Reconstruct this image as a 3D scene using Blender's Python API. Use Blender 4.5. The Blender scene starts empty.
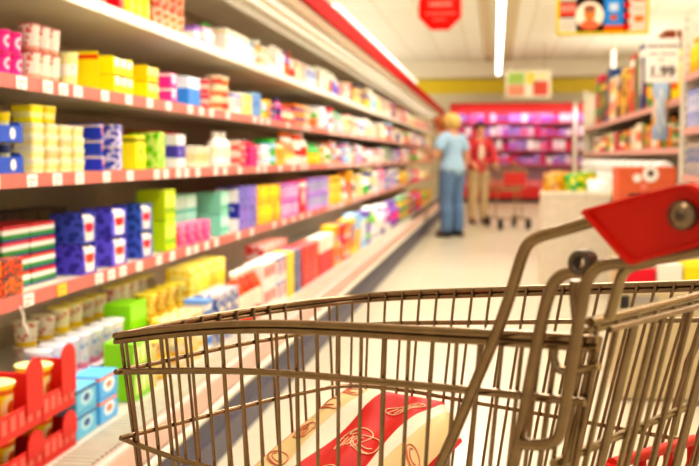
import bpy, bmesh, math, random
from mathutils import Vector, Matrix
random.seed(7)
C = bpy.context.scene.collection
PI = math.pi
# ---------------------------------------------------------------- camera maths
H = 1.05
FPX = 1000.0
PITCH = math.atan(75 / FPX)
YAW = math.atan(145.5 * math.cos(PITCH) / FPX)
CAM = Vector((0, 0, H))
FW = Vector((-math.sin(YAW) * math.cos(PITCH), math.cos(YAW) * math.cos(PITCH), -math.sin(PITCH)))
RT = Vector((math.cos(YAW), math.sin(YAW), 0))
UP = RT.cross(FW)
def ray(px, py): return FW + RT * ((px - 349.5) / FPX) + UP * ((233 - py) / FPX)
def pt(px, py, v): return CAM + ray(px, py) * v
def at_x(px, py, X): d = ray(px, py); return CAM + d * (X / d.x)
def at_y(px, py, Y): d = ray(px, py); return CAM + d * (Y / d.y)
def on_plane(px, py, P, n): d = ray(px, py); return CAM + d * ((P - CAM).dot(n) / d.dot(n))
# ---------------------------------------------------------------- materials
MATS = {}
def _base(name):
    m = bpy.data.materials.new(name); m.use_nodes = True
    nt = m.node_tree; b = nt.nodes['Principled BSDF']
    return m, nt, b
def col4(c): return (c[0], c[1], c[2], 1)
def lin(hexs):
    hexs = hexs.lstrip('#'); out = []
    for i in (0, 2, 4):
        v = int(hexs[i:i + 2], 16) / 255
        out.append(v / 12.92 if v <= .04045 else ((v + .055) / 1.055) ** 2.4)
    return tuple(out)
def mat(name, c, rough=.5, metal=0, noise=.06, scale=20, emit=0, emc=None, coat=0, spec=None):
    key = (name, c, rough, metal, emit)
    if key in MATS: return MATS[key]
    if isinstance(c, str): c = lin(c)
    m, nt, b = _base(name)
    tc = nt.nodes.new('ShaderNodeTexCoord'); nz = nt.nodes.new('ShaderNodeTexNoise')
    nz.inputs['Scale'].default_value = scale; nz.inputs['Detail'].default_value = 3
    rp = nt.nodes.new('ShaderNodeValToRGB')
    rp.color_ramp.elements[0].position = .3; rp.color_ramp.elements[1].position = .7
    rp.color_ramp.elements[0].color = col4([max(0, x * (1 - noise)) for x in c])
    rp.color_ramp.elements[1].color = col4([min(1, x * (1 + noise)) for x in c])
    nt.links.new(tc.outputs['Object'], nz.inputs['Vector']); nt.links.new(nz.outputs['Fac'], rp.inputs['Fac'])
    nt.links.new(rp.outputs['Color'], b.inputs['Base Color'])
    b.inputs['Roughness'].default_value = rough; b.inputs['Metallic'].default_value = metal
    if coat: b.inputs['Coat Weight'].default_value = coat
    if spec is not None: b.inputs['Specular IOR Level'].default_value = spec
    if emit:
        b.inputs['Emission Color'].default_value = col4(emc or c); b.inputs['Emission Strength'].default_value = emit
    MATS[key] = m
    return m
def sat(c, k=1.22):
    g = .3 * c[0] + .6 * c[1] + .1 * c[2]
    return tuple(min(1, max(0, g + (x - g) * k)) for x in c)
def pack(a, b_, c_, style='logo', seed=0):
    """printed packaging: a ground colour with printed bands, a round motif or blots (Generated coordinates)"""
    key = ('pack', a, b_, c_, style, seed)
    if key in MATS: return MATS[key]
    A, B, Cc = [sat(lin(q)) for q in (a, b_, c_)]
    m, nt, bs = _base('printed_' + style)
    L = nt.links.new; N = nt.nodes.new
    tc = N('ShaderNodeTexCoord'); sp = N('ShaderNodeSeparateXYZ'); L(tc.outputs['Generated'], sp.inputs[0])
    def math_(op, x, y=None):
        n = N('ShaderNodeMath'); n.operation = op
        for i, q in enumerate((x, y)):
            if q is None: continue
            if isinstance(q, (int, float)): n.inputs[i].default_value = q
            else: L(q, n.inputs[i])
        return n.outputs[0]
    def mix(f, x, y):
        n = N('ShaderNodeMix'); n.data_type = 'RGBA'
        L(f, n.inputs[0])
        for i, q in ((6, x), (7, y)):
            if isinstance(q, tuple): n.inputs[i].default_value = col4(q)
            else: L(q, n.inputs[i])
        return n.outputs[2]
    z = sp.outputs[2]; y = sp.outputs[1]; x = sp.outputs[0]
    off = N('ShaderNodeMapping'); off.inputs['Location'].default_value = (seed * 1.7, seed * 2.3, seed * .9)
    L(tc.outputs['Generated'], off.inputs['Vector'])
    vor = N('ShaderNodeTexVoronoi'); vor.inputs['Scale'].default_value = 4.2; L(off.outputs[0], vor.inputs['Vector'])
    cell = math_('GREATER_THAN', vor.outputs['Distance'], .5)
    spots = math_('LESS_THAN', vor.outputs['Distance'], .2)
    if style == 'plain':
        o = mix(spots, A, tuple(.75 * p + .25 * q for p, q in zip(A, B)))
    elif style == 'band':
        b1 = math_('MULTIPLY', math_('GREATER_THAN', z, .3), math_('LESS_THAN', z, .68))
        o = mix(b1, A, B)
        o = mix(math_('MULTIPLY', spots, b1), o, Cc)
    elif style == 'top':
        o = mix(math_('GREATER_THAN', z, .6), A, B)
        o = mix(math_('MULTIPLY', spots, math_('LESS_THAN', z, .6)), o, Cc)
    elif style == 'blot':
        o = mix(cell, A, B); o = mix(spots, o, Cc)
    elif style == 'stripe':
        w = math_('FRACT', math_('MULTIPLY', z, 3.0))
        o = mix(math_('GREATER_THAN', z, .78), mix(math_('GREATER_THAN', z, .45), mix(math_('GREATER_THAN', z, .16), lin('#35508c'), B), A), Cc)
    elif style == 'swoosh':    # a pale pot with a red splash on a dark ground
        ay = math_('ABSOLUTE', math_('SUBTRACT', y, .5)); dz = math_('SUBTRACT', z, .56)
        o = mix(cell, A, tuple(min(1, q * 1.8 + .03) for q in A))
        win = math_('MULTIPLY', math_('LESS_THAN', ay, math_('ADD', .27, math_('MULTIPLY', z, .12))), math_('MULTIPLY', math_('GREATER_THAN', z, .07), math_('LESS_THAN', z, .93)))
        o = mix(win, o, B)
        rr_ = math_('SQRT', math_('ADD', math_('MULTIPLY', ay, ay), math_('MULTIPLY', math_('MULTIPLY', dz, dz), 1.6)))
        o = mix(math_('MULTIPLY', math_('LESS_THAN', rr_, .3), math_('LESS_THAN', z, .66)), o, Cc)
        o = mix(math_('MULTIPLY', win, math_('LESS_THAN', z, .36)), o, B)
    elif style == 'fruit':
        o = mix(math_('LESS_THAN', vor.outputs['Distance'], .3), A, B)
        o = mix(math_('LESS_THAN', z, .2), o, Cc)
    elif style == 'pots':      # rows of pots seen through the window of a sleeve
        wy = math_('ABSOLUTE', math_('SUBTRACT', math_('FRACT', math_('MULTIPLY', y, 3.0)), .5))
        win = math_('MULTIPLY', math_('LESS_THAN', wy, .38), math_('MULTIPLY', math_('GREATER_THAN', z, .22), math_('LESS_THAN', z, .86)))
        o = mix(win, A, B); o = mix(math_('MULTIPLY', win, math_('LESS_THAN', z, .42)), o, Cc)
    else:                      # logo
        dy = math_('SUBTRACT', y, .5); dz = math_('SUBTRACT', z, .52)
        r = math_('SQRT', math_('ADD', math_('MULTIPLY', dy, dy), math_('MULTIPLY', dz, dz)))
        o = mix(math_('LESS_THAN', r, .3), A, B)
        o = mix(math_('LESS_THAN', r, .15), o, Cc)
        o = mix(math_('MULTIPLY', math_('GREATER_THAN', z, .8), math_('LESS_THAN', z, .92)), o, Cc)
    oi = N('ShaderNodeObjectInfo'); hs = N('ShaderNodeHueSaturation')      # each piece a touch lighter or darker
    L(math_('ADD', math_('MULTIPLY', oi.outputs['Random'], .3), .85), hs.inputs['Value']); L(math_('ADD', math_('MULTIPLY', oi.outputs['Random'], .03), .485), hs.inputs['Hue'])
    L(o, hs.inputs['Color']); o = hs.outputs['Color']
    L(o, bs.inputs['Base Color']); bs.inputs['Roughness'].default_value = .38
    MATS[key] = m
    return m
# ---------------------------------------------------------------- mesh builder
class MB:
    def __init__(s): s.v = []; s.f = []; s.m = []; s.sm = []
    def add(s, vs, fs, mi=0, smooth=False):
        o = len(s.v); s.v += [tuple(x) for x in vs]
        for f in fs: s.f.append(tuple(i + o for i in f)); s.m.append(mi); s.sm.append(smooth)
    def box(s, a, b, mi=0, bev=0):
        bm = bmesh.new(); bmesh.ops.create_cube(bm, size=1)
        c = [(a[i] + b[i]) / 2 for i in range(3)]; d = [abs(b[i] - a[i]) for i in range(3)]
        for v in bm.verts: v.co = Vector((c[0] + v.co.x * d[0], c[1] + v.co.y * d[1], c[2] + v.co.z * d[2]))
        if bev: bmesh.ops.bevel(bm, geom=bm.edges[:], offset=min(bev, min(d) * .45), segments=2, affect='EDGES', profile=.5)
        bm.verts.index_update()
        s.add([v.co for v in bm.verts], [[v.index for v in f.verts] for f in bm.faces], mi); bm.free()
    def obox(s, P, ex, ey, ez, mi=0):
        P = Vector(P); vs = [P + ex * i + ey * j + ez * k for k in (0, 1) for j in (0, 1) for i in (0, 1)]
        s.add(vs, [(0, 2, 3, 1), (4, 5, 7, 6), (0, 1, 5, 4), (2, 6, 7, 3), (0, 4, 6, 2), (1, 3, 7, 5)], mi)
    def lathe(s, prof, c=(0, 0, 0), seg=20, mi=0, smooth=True, mis=None, sx=1, sy=1):
        n = len(prof); vs = []
        for r, z in prof:
            for k in range(seg):
                a = 2 * PI * k / seg; vs.append((c[0] + r * sx * math.cos(a), c[1] + r * sy * math.sin(a), c[2] + z))
        o = len(s.v); s.v += vs
        for i in range(n - 1):
            for k in range(seg):
                k2 = (k + 1) % seg
                s.f.append((o + i * seg + k, o + i * seg + k2, o + (i + 1) * seg + k2, o + (i + 1) * seg + k))
                s.m.append(mis[i] if mis else mi); s.sm.append(smooth)
        s.f.append(tuple(o + k for k in reversed(range(seg)))); s.m.append(mis[0] if mis else mi); s.sm.append(False)
        s.f.append(tuple(o + (n - 1) * seg + k for k in range(seg))); s.m.append(mis[-1] if mis else mi); s.sm.append(False)
    def tube(s, path, r, seg=8, mi=0, closed=False):
        P = [Vector(p) for p in path]; n = len(P); R = r if isinstance(r, (list, tuple)) else [r] * n
        ref = None; vs = []
        for i in range(n):
            if closed: t = (P[(i + 1) % n] - P[i - 1]).normalized()
            else: t = (P[min(i + 1, n - 1)] - P[max(i - 1, 0)]).normalized()
            if ref is None:
                ref = t.orthogonal().normalized()
            ref = (ref - t * ref.dot(t)).normalized(); b = t.cross(ref)
            for k in range(seg):
                a = 2 * PI * k / seg; vs.append(P[i] + (ref * math.cos(a) + b * math.sin(a)) * R[i])
        fs = []
        for i in range(n if closed else n - 1):
            j = (i + 1) % n
            for k in range(seg):
                k2 = (k + 1) % seg; fs.append((i * seg + k, i * seg + k2, j * seg + k2, j * seg + k))
        s.add(vs, fs, mi, True)
        if not closed: s.add(vs[:seg], [tuple(reversed(range(seg)))], mi); s.add(vs[-seg:], [tuple(range(seg))], mi)
    def prism(s, poly, ex, ey, ez, P=(0, 0, 0), mi=0):
        """poly: 2-D points in (ex, ey); extruded along ez"""
        P = Vector(P); n = len(poly)
        vs = [P + ex * a + ey * b for a, b in poly] + [P + ex * a + ey * b + ez for a, b in poly]
        fs = [tuple(reversed(range(n))), tuple(range(n, 2 * n))] + [(i, (i + 1) % n, n + (i + 1) % n, n + i) for i in range(n)]
        s.add(vs, fs, mi)
    def ball(s, c, r, seg=14, rings=8, mi=0, sc=(1, 1, 1)):
        vs = []; fs = []
        for i in range(1, rings):
            th = PI * i / rings
            for k in range(seg):
                a = 2 * PI * k / seg
                vs.append((c[0] + r * sc[0] * math.sin(th) * math.cos(a), c[1] + r * sc[1] * math.sin(th) * math.sin(a), c[2] + r * sc[2] * math.cos(th)))
        vs.append((c[0], c[1], c[2] + r * sc[2])); vs.append((c[0], c[1], c[2] - r * sc[2]))
        for i in range(rings - 2):
            for k in range(seg):
                k2 = (k + 1) % seg; fs.append((i * seg + k, (i + 1) * seg + k, (i + 1) * seg + k2, i * seg + k2))
        t = len(vs) - 2
        for k in range(seg):
            k2 = (k + 1) % seg; fs.append((t, k, k2)); fs.append((t + 1, (rings - 2) * seg + k2, (rings - 2) * seg + k))
        s.add(vs, fs, mi, True)
    def mesh(s, name, mats):
        me = bpy.data.meshes.new(name); me.from_pydata(s.v, [], s.f)
        for m in (mats if isinstance(mats, (list, tuple)) else [mats]): me.materials.append(m)
        me.polygons.foreach_set('material_index', s.m); me.polygons.foreach_set('use_smooth', s.sm); me.update()
        return me
    def obj(s, name, mats, parent=None, loc=None):
        o = bpy.data.objects.new(name, s.mesh(name, mats)); C.objects.link(o)
        if parent: o.parent = parent
        if loc is not None: o.location = loc
        return o
def tag(o, label, cat, group=None):
    o['label'] = label; o['category'] = cat
    if group: o['group'] = group
    return o
def thing(name, label, cat, loc=(0, 0, 0), rz=0, group=None):
    o = bpy.data.objects.new(name, None); C.objects.link(o); o.location = loc; o.rotation_euler = (0, 0, rz)
    o.empty_display_size = .1
    return tag(o, label, cat, group)
def struct(o): o['kind'] = 'structure'; return o
def dup(o, loc, rz=None, parent=None):
    r = o.copy(); C.objects.link(r); r.parent = parent; r.location = loc
    if rz is not None: r.rotation_euler = (0, 0, rz)
    for k in ('label', 'category', 'group'):
        pass
    for ch in list(o.children):
        c = ch.copy(); C.objects.link(c); c.parent = r
        for g in ch.children:
            d = g.copy(); C.objects.link(d); d.parent = c
    return r
EX, EY, EZ = Vector((1, 0, 0)), Vector((0, 1, 0)), Vector((0, 0, 1))
# ---------------------------------------------------------------- common materials
m_white = mat('white_enamel', '#f4efe4', .4)
m_cream = mat('cream_enamel', '#efe6d2', .5)
m_inside = mat('case_lining', '#c4b096', .55)
m_shelf = mat('shelf_enamel', '#d9cdb9', .45)
m_strip = mat('price_strip_red', '#d4766a', .45)
m_tag = mat('price_tag_paper', '#fbf5ea', .6)
m_tagy = mat('price_tag_yellow', '#f6d21c', .6)
m_ink = mat('ink', '#2c2724', .7)
m_red = mat('red_enamel', '#d2211a', .35)
m_redpl = mat('red_plastic', '#e3260c', .38, spec=.35)
m_tube = mat('lamp_tube', '#fffaf0', .5, emit=9, emc=(1, .95, .85))
m_dark = mat('dark_rubber', '#26221f', .6)
m_navy = mat('front_panel', '#474663', .5)
m_steel = mat('warm_steel', '#9a8163', .24, .9, .12, 60)
m_steel2 = mat('bright_steel', '#a8926f', .25, .9, .1, 60)
m_skin = mat('skin', '#e3a683', .55)
# ---------------------------------------------------------------- the setting
def floor_mat():
    m, nt, b = _base('floor_vinyl'); L = nt.links.new; N = nt.nodes.new
    tc = N('ShaderNodeTexCoord'); br = N('ShaderNodeTexBrick')
    br.offset = 0; br.inputs['Scale'].default_value = 1.65; br.inputs['Mortar Size'].default_value = .004
    br.inputs['Brick Width'].default_value = 1; br.inputs['Row Height'].default_value = 1
    br.inputs['Color1'].default_value = col4(lin('#d8ceb4')); br.inputs['Color2'].default_value = col4(lin('#d4c9ae')); br.inputs['Mortar'].default_value = col4(lin('#c2b598'))
    nz = N('ShaderNodeTexNoise'); nz.inputs['Scale'].default_value = 1.4
    mx = N('ShaderNodeMix'); mx.data_type = 'RGBA'; mx.blend_type = 'MULTIPLY'; mx.inputs[0].default_value = .12
    L(tc.outputs['Object'], br.inputs['Vector']); L(tc.outputs['Object'], nz.inputs['Vector'])
    L(br.outputs['Color'], mx.inputs[6]); L(nz.outputs['Fac'], mx.inputs[7]); L(mx.outputs[2], b.inputs['Base Color'])
    b.inputs['Roughness'].default_value = .3
    return m
def ceil_mat():
    m, nt, b = _base('ceiling_panels'); L = nt.links.new; N = nt.nodes.new
    tc = N('ShaderNodeTexCoord'); br = N('ShaderNodeTexBrick')
    br.offset = 0; br.inputs['Scale'].default_value = 1; br.inputs['Mortar Size'].default_value = .012
    br.inputs['Brick Width'].default_value = .62; br.inputs['Row Height'].default_value = 3.2
    br.inputs['Color1'].default_value = col4(lin('#efe9da')); br.inputs['Color2'].default_value = col4(lin('#e9e2d0')); br.inputs['Mortar'].default_value = col4(lin('#d3c4a4'))
    L(tc.outputs['Object'], br.inputs['Vector']); L(br.outputs['Color'], b.inputs['Base Color']); b.inputs['Roughness'].default_value = .7
    return m
CZ = 3.4; YB = 25.2; XL, XR = -5.0, 5.2
b = MB(); b.box((XL - .1, -2.5, -.1), (XR + .1, YB + .1, 0)); struct(b.obj('floor', floor_mat()))
b = MB(); b.box((XL - .1, -2.5, CZ), (XR + .1, YB + .1, CZ + .1)); struct(b.obj('ceiling', ceil_mat()))
m_wall = mat('wall_paint', '#efe4c8', .7)
b = MB(); b.box((XL - .1, YB, 0), (XR + .1, YB + .1, CZ)); struct(b.obj('wall_far', m_wall))
b = MB(); b.box((XL - .1, -2.5, 0), (XL, YB, CZ)); struct(b.obj('wall_left', m_wall))
b = MB(); b.box((XR, -2.5, 0), (XR + .1, YB, CZ)); struct(b.obj('wall_right', m_wall))
# yellow band and the pale bulkhead of the far wall
z1, z2 = at_y(520, 79, YB).z, at_y(520, 93, YB).z
b = MB(); b.box((XL, YB - .04, z2), (XR, YB, z1)); struct(b.obj('trim_1', mat('yellow_paint', '#f6dc30', .5)))
b = MB(); b.box((XL, YB - .5, z1 + .02), (XR, YB - .05, CZ)); struct(b.obj('trim_2', m_cream))
m_tan = mat('tan_channel', '#cdb994', .6)
b = MB(); b.box((-.26, 9, CZ - .035), (-.1, YB - .6, CZ - .001)); struct(b.obj('trim_3', m_tan))
b = MB(); b.box((.2, 9, CZ - .035), (.34, YB - .6, CZ - .001)); struct(b.obj('trim_4', m_tan))
# ---------------------------------------------------------------- ceiling lights
def luminaire(x, y0, y1, z, label, grp=None):
    t = thing('fluorescent_light', label, 'light', (x, y0, z), group=grp)
    b = MB(); b.box((-.05, 0, .05), (.05, y1 - y0, .1), 0, .006); b.box((-.015, .2, .1), (.015, .25, CZ - z), 0); b.box((-.015, y1 - y0 - .3, .1), (.015, y1 - y0 - .25, CZ - z), 0)
    b.obj('housing', m_white, t)
    b = MB(); b.tube([(0, .03, .02), (0, y1 - y0 - .03, .02)], .045, 12); b.obj('lamp_tube', m_tube, t)
    return t
luminaire(.06, 8, 23.8, 3.0, 'long white fluorescent light strip hanging above the middle of the aisle')
# ---------------------------------------------------------------- refrigerated wall case
XS = -1.15                      # shelf fronts
ZT = {1: at_x(180, 33, XS).z, 2: at_x(0, 72, XS).z, 3: at_x(0, 174.5, XS).z, 4: at_x(75, 279, XS).z, 5: .31}
YA, YM, YZ = 1.35, at_x(321, 95, XS).y, 19.0
XBK = -1.66
def case_unit(y0, y1, label, ntag, seams):
    t = thing('refrigerated_case', label, 'fridge', (0, y0, 0)); Lh = y1 - y0
    b = MB(); b.box((XBK - .05, 0, 0), (XBK, Lh, 1.93)); b.obj('back_panel', m_inside, t)
    b = MB(); b.box((XBK, 0.002, .02), (-1.06, Lh - .002, .305)); b.box((XBK, .002, .305), (-1.36, Lh - .002, .40)); b.obj('deck', mat('deck_enamel', '#c8c0b0', .5), t)
    b = MB()
    b.box((-1.06, 0, .25), (-.95, Lh, .300))
    n = int(min(Lh, 5.5) / .028)
    for i in range(n): b.box((-1.055, i * .028 + .004, .301), (-.958, i * .028 + .0155, .312), 1)
    b.obj('air_grille', [mat('grille_shade', '#3a3226', .6), mat('grille_white', '#d6cfb8', .5)], t)
    b = MB(); b.box((-.956, 0, .225), (-.925, Lh, .312), 0, .012); b.box((-.93, 0, .20), (-.915, Lh, .225), 1, .005)
    b.obj('bumper', [mat('bumper_pink', '#dcb3a4', .5), m_cream], t)
    b = MB(); b.box((-1.0, 0, .1), (-.94, Lh, .22)); b.obj('front_panel', m_navy, t)
    b = MB(); b.box((-1.0, 0, 0), (-.935, Lh, .1)); b.obj('kick_plate', mat('kick_plate_grey', '#5a5464', .5), t)
    b = MB(); b.box((XBK, 0, 1.84), (-.99, Lh, 1.93)); b.box((-1.02, 0, 1.815), (-.965, Lh, 1.93)); cn = b.obj('canopy', mat('canopy_white', '#f6edd8', .5), t)
    b = MB(); b.box((-.966, 0, 1.83), (-.945, Lh, 1.935), 0, .006); b.obj('fascia', mat('fascia_red', '#a5120b', .85, spec=.08), cn)
    b = MB()
    for X in (-1.10, -1.19): b.tube([(X, .02, 1.825), (X, Lh - .02, 1.825)], .012, 8)
    b.obj('lamp_tube', mat('case_lamp', '#fff6e4', .5, emit=.8, emc=(1, .93, .8)), cn)
    b = MB(); b.box((-1.29, 0, 1.79), (-1.265, Lh, 1.84)); b.box((-1.06, 0, 1.81), (-1.045, Lh, 1.84)); b.obj('air_duct', m_white, cn)
    for k in (1, 2, 3, 4):
        z = ZT[k]; xin = XBK
        b = MB(); b.box((xin, .004, z - .022), (XS - .006, Lh - .004, z)); sh = b.obj('shelf', m_shelf, t)
        b = MB(); b.box((XS - .006, .004, z - .034), (XS + .002, Lh - .004, z + .001))
        b.obj('price_strip', mat('price_strip_white', '#f3e4d4', .45) if k == 1 else m_strip, sh)
        rr = random.Random(k * 13 + int(y0))
        y = .3
        while y < min(Lh - .2, 6.5):
            b = MB(); w = .055
            b.box((XS + .0025, 0, z - .033), (XS + .0045, w, z - .002), 0)
            for q in range(2): b.box((XS + .0045, .008, z - .028 + q * .011), (XS + .005, .03 + q * .014, z - .0245 + q * .011), 1)
            tg = b.obj('price_tag', [m_tagy if (k == 4 and 1.05 < y < 1.25) else m_tag, mat('tag_ink', '#8a7a70', .7)], sh); tg.location = (0, y, 0)
            y += w + rr.choice((.04, .09, .14, .2)) * (1 if y < 2.5 else 2.2)
    return t
case_unit(YA, YM - .01, 'nearer long white refrigerated wall case with red fascia and stocked shelves', 20, 0)
c2 = case_unit(YM + .01, YZ, 'farther refrigerated wall case beyond the shelf joint, reaching to the shoppers', 20, 0)
for o in c2.children:
    if o.name.startswith('canopy'):
        b = MB(); b.box((-.985, -.6, 1.94), (-.94, 5.6, 1.975), 0, .01); b.obj('light_strip', mat('strip_glow', '#fffaf0', .5, emit=1.1, emc=(1, .96, .88)), o)
# ---------------------------------------------------------------- products
ORD = ['first', 'second', 'third', 'fourth', 'fifth', 'sixth', 'seventh', 'eighth', 'ninth', 'tenth', 'eleventh', 'twelfth', 'thirteenth', 'fourteenth', 'fifteenth', 'sixteenth', 'seventeenth', 'eighteenth', 'nineteenth', 'twentieth']
TIER = {1: 'top shelf', 2: 'second shelf', 3: 'middle shelf', 4: 'fourth shelf', 5: 'bottom deck'}
def proto_pot(w, h, cm, lm, seg=16):
    r = w / 2 - .001
    b = MB(); b.lathe([(r * .72, 0), (r * .76, .003), (r * .9, h * .86), (r * .96, h * .9), (r * .96, h * .95)], seg=seg)
    l = MB(); l.lathe([(r * .9, h * .9501), (r, h * .9505), (r, h * .985), (r * .93, h * .995)], seg=seg)
    return [('yogurt_pot', b.mesh('yogurt_pot', cm)), ('lid', l.mesh('lid', lm))]
def proto_tub(w, h, cm, lm, d=None):
    d = d or w; b = MB(); a = w / 2 - .001; e = d / 2 - .001
    def ring(k, z): 
        pts = []
        for (sx, sy) in ((1, 1), (-1, 1), (-1, -1), (1, -1)):
            base = math.atan2(sy, sx) - PI / 4
            for q in range(4):
                an = base + q * PI / 6
                rr = .28 * min(a, e) * k
                pts.append((sx * (e * k - rr) + rr * math.cos(an), sy * (a * k - rr) + rr * math.sin(an), z))
        return pts
    def loft(bb, lv):
        n = 16; vs = []
        for k, z in lv: vs += ring(k, z)
        fs = [tuple(reversed(range(n)))]
        for i in range(len(lv) - 1):
            for k in range(n): fs.append((i * n + k, i * n + (k + 1) % n, (i + 1) * n + (k + 1) % n, (i + 1) * n + k))
        fs.append(tuple(range((len(lv) - 1) * n, len(lv) * n))); bb.add(vs, fs, 0)
    loft(b, [(.86, 0), (.95, h * .8), (.97, h * .86)])
    l = MB(); loft(l, [(.97, h * .861), (1, h * .865), (1, h * .97), (.96, h * .99)])
    return [('tub', b.mesh('tub', cm)), ('lid', l.mesh('lid', lm))]
def proto_box(w, h, d, cm, name='carton'):
    b = MB(); b.box((-d / 2 + .001, -w / 2 + .0015, 0), (d / 2 - .001, w / 2 - .0015, h - .001), 0, .003)
    return [(name, b.mesh(name, cm))]
def proto_gable(w, h, d, cm, lm):
    b = MB(); a = w / 2 - .0015; e = d / 2 - .001; hb = h * .74
    b.add([(-e, -a, 0), (e, -a, 0), (e, a, 0), (-e, a, 0), (-e, -a, hb), (e, -a, hb), (e, a, hb), (-e, a, hb), (-.004, -a, h * .93), (.004, -a, h * .93), (.004, a, h * .93), (-.004, a, h * .93), (-.004, -a, h), (.004, -a, h), (.004, a, h), (-.004, a, h)],
          [(3, 2, 1, 0), (0, 1, 5, 4), (1, 2, 6, 5), (2, 3, 7, 6), (3, 0, 4, 7), (5, 6, 10, 9), (7, 4, 8, 11), (4, 5, 9, 8), (6, 7, 11, 10), (8, 9, 13, 12), (9, 10, 14, 13), (10, 11, 15, 14), (11, 8, 12, 15), (12, 13, 14, 15)])
    l = MB(); l.lathe([(.014, 0), (.014, .014), (.012, .016)], (e * .55, 0, h * .80), 12)
    return [('drink_carton', b.mesh('drink_carton', cm)), ('screw_cap', l.mesh('screw_cap', lm))]
def proto_bottle(w, h, cm, lm, seg=14):
    r = w / 2 - .001
    b = MB(); b.lathe([(r * .9, 0), (r, .006), (r, h * .3), (r * .93, h * .36), (r, h * .42), (r, h * .6), (r * .8, h * .72), (r * .42, h * .82), (r * .38, h * .86)], seg=seg)
    l = MB(); l.lathe([(r * .46, h * .8605), (r * .48, h * .97), (r * .4, h)], seg=12)
    return [('drink_bottle', b.mesh('drink_bottle', cm)), ('bottle_cap', l.mesh('bottle_cap', lm))]
def proto_sleeve(w, h, d, cm, lm):
    """multipack: printed sleeve with the lids of its pots showing on top"""
    b = MB(); b.box((-d / 2 + .001, -w / 2 + .0015, 0), (d / 2 - .001, w / 2 - .0015, h * .84), 0, .002)
    for sy in (-1, 1): b.box((-d / 2 + .002, sy * (w / 2 - .0045) - .0025, h * .8), (d / 2 - .002, sy * (w / 2 - .0045) + .0025, h - .001), 0, .001)
    l = MB(); rr = min(d / 4, (w - .014) / 4) - .001
    l.lathe([(rr * .95, h * .8405), (rr, h * .845), (rr, h * .90), (rr * .9, h * .91)], (0, 0, 0), 12); lme = l.mesh('lid', lm)
    return [('multipack', b.mesh('multipack', cm))] + [('lid', lme, ((i - .5) * d * .47, (j - .5) * (w - .014) * .49, 0)) for i in range(2) for j in range(2)]
def link(parts, loc, rz=0):
    o = bpy.data.objects.new(parts[0][0], parts[0][1]); C.objects.link(o); o.location = loc; o.rotation_euler = (0, 0, rz)
    for q in parts[1:]:
        c = bpy.data.objects.new(q[0], q[1]); C.objects.link(c); c.parent = o
        if len(q) > 2: c.location = q[2]
    return o
CATS = {'pot': 'yogurt pot', 'tub': 'tub', 'box': 'carton', 'gable': 'drink carton', 'bottle': 'bottle', 'sleeve': 'multipack', 'bag': 'bag'}
COUNT = {}
def fill(tier, y0, y1, X, z, kind, w, h, layers, rows, cm, lm, desc, d=None, where=None, jitter=.002, gap=.003, pname=None, prep='on', stretch=True):
    d = d or {'pot': w, 'tub': w, 'bottle': w, 'gable': min(w, .075)}.get(kind, .09)
    if kind == 'pot': pr = proto_pot(w, h, cm, lm, 16 if y0 < 6 else 10)
    elif kind == 'tub': pr = proto_tub(w, h, cm, lm, d)
    elif kind == 'gable': pr = proto_gable(w, h, d, cm, lm)
    elif kind == 'bottle': pr = proto_bottle(w, h, cm, lm, 14 if y0 < 6 else 10)
    elif kind == 'sleeve': pr = proto_sleeve(w, h, d, cm, lm)
    else: pr = proto_box(w, h, d, cm, pname or 'carton')
    n = max(1, int((y1 - y0 + .004) / (w + gap)))
    pitch = (y1 - y0) / n
    if kind in ('box', 'sleeve', 'gable') and (pitch - gap > w and stretch or pitch - gap < w):
        w = min(pitch - gap, w * 1.6); pr = proto_gable(w, h, d, cm, lm) if kind == 'gable' else proto_sleeve(w, h, d, cm, lm) if kind == 'sleeve' else proto_box(w, h, d, cm, pname or 'carton')
    first = None; out = []
    where = where or TIER[tier]
    for r in range(rows):
        for l in range(layers):
            for i in range(n):
                loc = (X - d / 2 - .004 - r * (d + .006) + random.uniform(-jitter, 0), y0 + (i + .5) * pitch, z + .0012 + l * (h + .0008))
                if first is None: o = first = link(pr, loc)
                else: o = dup(first, loc)
                # ordinal words
                if n > 1:
                    if i == 0: s = 'leftmost'
                    elif i == n - 1: s = 'rightmost'
                    elif i < len(ORD): s = ORD[i] + ' from left'
                    else: s = ''
                else: s = ''
                lay = '' if layers == 1 else (('lower layer', 'upper layer')[l] if layers == 2 else ('bottom layer', 'top layer')[l // (layers - 1)] if l in (0, layers - 1) else ORD[l] + ' layer')
                rw = '' if rows == 1 else ('front row' if r == 0 else 'back row')
                lab = ', '.join(q for q in (desc + f' {prep} the ' + where, s, lay, rw) if q).replace('  ', ' ')
                tag(o, lab, pname.replace('_', ' ') if pname else CATS[kind], desc + f's {prep} the ' + where)
                COUNT[kind] = COUNT.get(kind, 0) + 1
                out.append(o)
    return out
def Yp(px, X=XS): return at_x(px, 158, X).y
def P(a, b_='#ffffff', c_='#e8b84a', st='logo', seed=0): return pack(a, b_, c_, st, seed)
def flat(c): return mat('lid_' + c.strip('#'), c, .35, noise=.02)
W, CR, YE, RE, PK, MG, BL, NV, LG, OR, PU, LI = '#fdf8ee', '#f3e6bd', '#f5d51f', '#d62a22', '#ee6aa8', '#e0278c', '#2f63c9', '#2a2f8a', '#a8d32a', '#ee8322', '#7b48a8', '#b9a4d8'
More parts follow.
